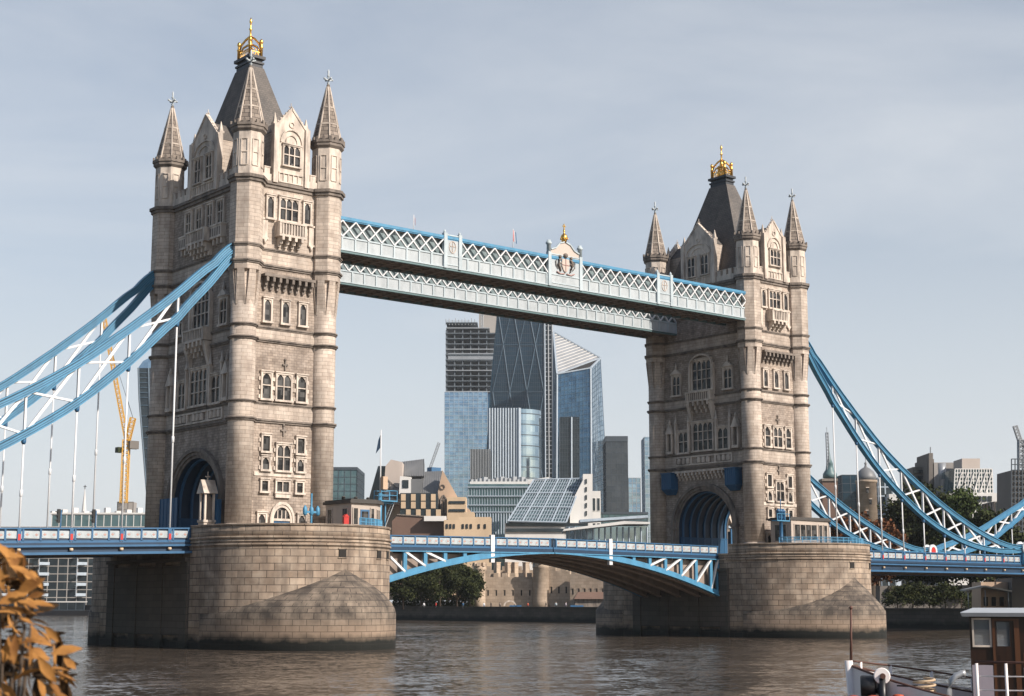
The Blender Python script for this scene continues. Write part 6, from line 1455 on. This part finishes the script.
def wframe(a, c, za, zb, mt, w=.045):
    b = MB(); wbox(b, a-w, a, -.035, -.001, za-w, zb+w); wbox(b, c, c+w, -.035, -.001, za-w, zb+w); wbox(b, a, c, -.035, -.001, za-w, za); wbox(b, a, c, -.035, -.001, zb, zb+w); f_ = b.build('window', mt, wh)
    b = MB(); wbox(b, a, c, .02, .035, za, zb); b.build('pane', 'pane', f_)
wframe(.1, .46, 3.42, 4.02, 'trim'); wframe(1.6, 2.4, 3.3, 4.0, 'wood2'); wframe(2.7, 3.5, 3.3, 4.0, 'wood2')
b = MB(); wbox(b, .52, .58, -.06, -.001, 1.36, 4.05); wbox(b, 1.02, 1.14, -.06, -.001, 1.36, 4.05); wbox(b, .58, 1.02, -.06, -.001, 4.0, 4.05); dr = b.build('door_frame', 'wood2', wh)
b = MB(); wbox(b, .585, .62, -.03, -.002, 1.4, 3.98); wbox(b, .92, 1.01, -.03, -.002, 1.4, 3.98); wbox(b, .62, .92, -.03, -.002, 1.4, 3.4); wbox(b, .66, .88, -.04, -.03, 1.8, 3.2); b.build('door', 'wood', dr)
b = MB(); wbox(b, .62, .92, .02, .035, 3.4, 3.98); b.build('door_pane', 'pane', dr)
b = MB(); wbox(b, .02, .5, -.06, -.002, 1.5, 2.95); b.build('locker_panel', 'mauve', wh)
b = MB(); wbox(b, 1.2, 2.6, -.06, -.002, 1.5, 2.9); b.build('locker_panel', 'mauve', wh)
b = MB()
for k in range(9): wbox(b, 1.2+k*.16, 1.215+k*.16, -.012, -.001, 2.92, 3.25)
b.build('plank_seams', 'wood2', wh)
# side rail, nearer than the wheelhouse
sr = thing('deck_rail', 'white deck railing with brown top rail in front of the wheelhouse', 'railing', BO(-1.95, 0, 1.4)); so_ = Vector(sr.location); QS = lambda s_, b_, z: BO(s_, b_, z)-so_
for b_ in (-.12, -.78, -1.5, -2.3): b = MB(); b.tube([QS(-1.95, b_, 1.4), QS(-1.95, b_, 3.02)], .04, 6); b.build('stanchion', 'ivorywhite', sr)
b = MB(); b.tube([QS(-1.95, -.08, 3.05), QS(-1.95, -3.2, 3.02)], .035, 6); b.build('top_rail', 'rust', sr)
for z in (2.05, 2.4, 2.72): b = MB(); b.tube([QS(-1.95, -.1, z), QS(-1.95, -3.2, z)], .018, 6); b.build('rail', 'ivorywhite', sr)
# foredeck gear
def DK(px, py, dep): return P(px, py, dep)
g = thing('windlass', 'white wheeled windlass with black drum on the foredeck of the old boat', 'windlass', BO(-.2, 1.7, 1.5)); go_ = Vector(g.location)
def disc(c_, ax, r_, w_, nm, mt):
    ax = ax.normalized(); bx = ax.cross(UP).normalized(); up_ = bx.cross(ax); n = 20; b = MB(); ring = lambda off, rr: [c_+ax*off+bx*rr*math.cos(2*math.pi*i/n)+up_*rr*math.sin(2*math.pi*i/n) for i in range(n)]
    b.loft([ring(-w_, r_*.9), ring(-w_*.8, r_), ring(w_*.8, r_), ring(w_, r_*.9)], 0, True); return b.build(nm, mt, g)
c1 = DK(882, 676, 38.6)-go_; disc(c1, FH+RT*.2, .2, .06, 'wheel', 'ivorywhite'); disc(c1-FH*.08, FH+RT*.2, .07, .05, 'hub', 'rust')
c2 = DK(868, 686, 38.9)-go_; disc(c2, RT-FH*.2, .26, .18, 'drum', 'black')
b = MB(); b.tube([c1-UP*.05, c1-UP*1.1], .1, 8); b.build('pedestal', 'black', g)
b = MB(); b.tube([c2+RT*.2-UP*.1, c2+RT*.35-UP*.2, c2+RT*.4-UP*.9], .08, 8); b.build('bracket', 'black', g)
for px, py in ((854, 693), (899, 692), (892, 694), (874, 693)):
    k_ = thing('deck_bollard', {854: 'orange bollard right at the bow of the old boat', 899: 'orange bollard beside the black winch box', 892: 'orange bollard just right of the white windlass wheel', 874: 'orange bollard left of the white windlass wheel'}[px], 'bollard', DK(px, py+20, 38.2)); b = MB(); b.lathe(0, 0, [(.12, -.3), (.1, 0), (.09, .3), (.14, .32), (.14, .4), (.05, .42)], 10); b.build('post', 'orange', k_); b = MB(); b.bar((-.2, 0, .15), (.2, 0, .15), .05); b.build('cross_pin', 'rust', k_)
w_ = thing('winch_box', 'black winch box with lid on the foredeck, left of the vent pipe', 'box', DK(908, 700, 38.4)); b = MB(); b.box(-.17, .17, -.15, .15, -.3, .32); b.build('body', 'black', w_); b = MB(); b.box(-.19, .19, -.17, .17, .321, .36); b.build('lid', 'hull', w_)
rp = thing('mooring_rope', 'coiled pale mooring rope on the foredeck of the old boat', 'rope', DK(925, 700, 38.4)); ro = Vector(rp.location)
b = MB(); b.tube([Vector((.3*math.cos(k*.6)*(1-.004*k), .25*math.sin(k*.6), .012*k)) for k in range(44)], .03, 6); b.build('coil', 'cream', rp)
v = thing('vent_cowl', 'grey curved vent pipe on deck beside the wheelhouse', 'vent', DK(949, 712, 38.0)); vo = Vector(v.location); QV = lambda x, y: DK(x, y, 38.0)-vo
b = MB(); b.tube([QV(949, 712), QV(949, 690), QV(951, 681), QV(956, 676), QV(962, 673.5), QV(965, 673.5)], [.075, .075, .075, .075, .08, .09], 12); b.build('pipe', 'steel', v)
b = MB(); b.lathe(0, 0, [(.2, -.05), (.2, .08), (.12, .12)], 10); b.build('collar', 'ivorywhite', v)

# ---------------------------------------------------------------- autumn shrub close to the camera
def leaf(b, p, d, n, L, w, m, curl):
    d = d.normalized(); s_ = d.cross(n).normalized(); n = s_.cross(d); rows = []
    for f, ww in ((0, .05), (.18, .55), (.42, 1), (.68, .8), (.88, .38), (1, .03)):
        c_ = p+d*L*f+n*(-curl*L*f*f); rows.append((c_-s_*w*ww+n*w*ww*.35, c_, c_+s_*w*ww+n*w*ww*.35))
    ids = [b.add(r_) for r_ in rows]
    for i in range(5):
        for j in (0, 1): b.face([ids[i][j], ids[i][j+1], ids[i+1][j+1], ids[i+1][j]], m, [(0, 0), (1, 0), (1, 1), (0, 1)], True)
SD = 5.2
T = thing('autumn_shrub', 'blurred orange leaved shrub at the lower left corner, close to the viewer', 'shrub', gp(10, SD, 2.75)); o = Vector(T.location)
b = MB(); tips = []
for k in range(9):
    tx = random.uniform(-25, 66); ty = random.uniform(552, 690) if tx < 25 else random.uniform(608, 690); p1 = P(tx, ty, SD+random.uniform(-.25, .3))-o
    q = Vector((p1.x*.3+random.uniform(-.1, .1), p1.y*.3, .35*p1.z)); b.tube([(p1.x*.1, p1.y*.1, 0), q, p1*.7+Vector((0, 0, p1.z*.08)), p1], [.018, .014, .009, .004], 6); tips.append(p1)
b.build('stems', 'bark', T)
b = MB(); random.seed(21)
spots = []
for k in range(330):
    y = random.uniform(545, 705); lim = 12+(y-545)*.9 if y < 570 else (36+ (y-570)*.35); x = random.uniform(-45, min(lim, 72))
    spots.append((x, y, 1 if random.random() < .66 else 0))
spots += [(2, 548, 0), (12, 553, 0), (20, 572, 0), (30, 585, 0), (36, 596, 0), (40, 604, 0), (44, 628, 0), (52, 634, 0), (58, 640, 0), (66, 650, 0), (70, 664, 0), (62, 676, 0), (56, 688, 0), (26, 620, 0), (14, 640, 0), (30, 650, 0), (6, 610, 0)]
for x, y, dk in spots:
    dep = SD+random.uniform(-.3, .25)+(.25 if dk else 0); p = P(x, y, dep)-o; a = random.uniform(-1.7, .7); d = RT*math.cos(a)+UP*math.sin(a)+FH*random.uniform(-.5, .5)
    if random.random() < .25: d = -d+UP*.2
    n = (-FH*random.uniform(-.2, .9)+UP*random.uniform(.1, 1.2)+RT*random.uniform(-.9, .9)); L = random.uniform(.055, .11); leaf(b, p-d.normalized()*L*.5, d, n, L, L*random.uniform(.14, .24), 1 if dk else 0, random.uniform(-.1, .4))
b.build('leaves', ['leaforange', 'leafshade'], T)

# ---------------------------------------------------------------- air
m = bpy.data.materials.new('haze'); m.use_nodes = True; t = m.node_tree; t.nodes.clear(); M['haze'] = m
ho = t.nodes.new('ShaderNodeOutputMaterial'); hv = t.nodes.new('ShaderNodeVolumePrincipled'); hv.inputs['Density'].default_value = .00005; hv.inputs['Color'].default_value = (.86, .93, 1, 1); hv.inputs['Anisotropy'].default_value = 0
L_(t, hv.outputs[0], ho.inputs['Volume'])
b = MB(); b.box(-1000, 9100, -4100, 9100, -6, 330); hz_ = b.build('haze', 'haze'); hz_['kind'] = 'stuff'
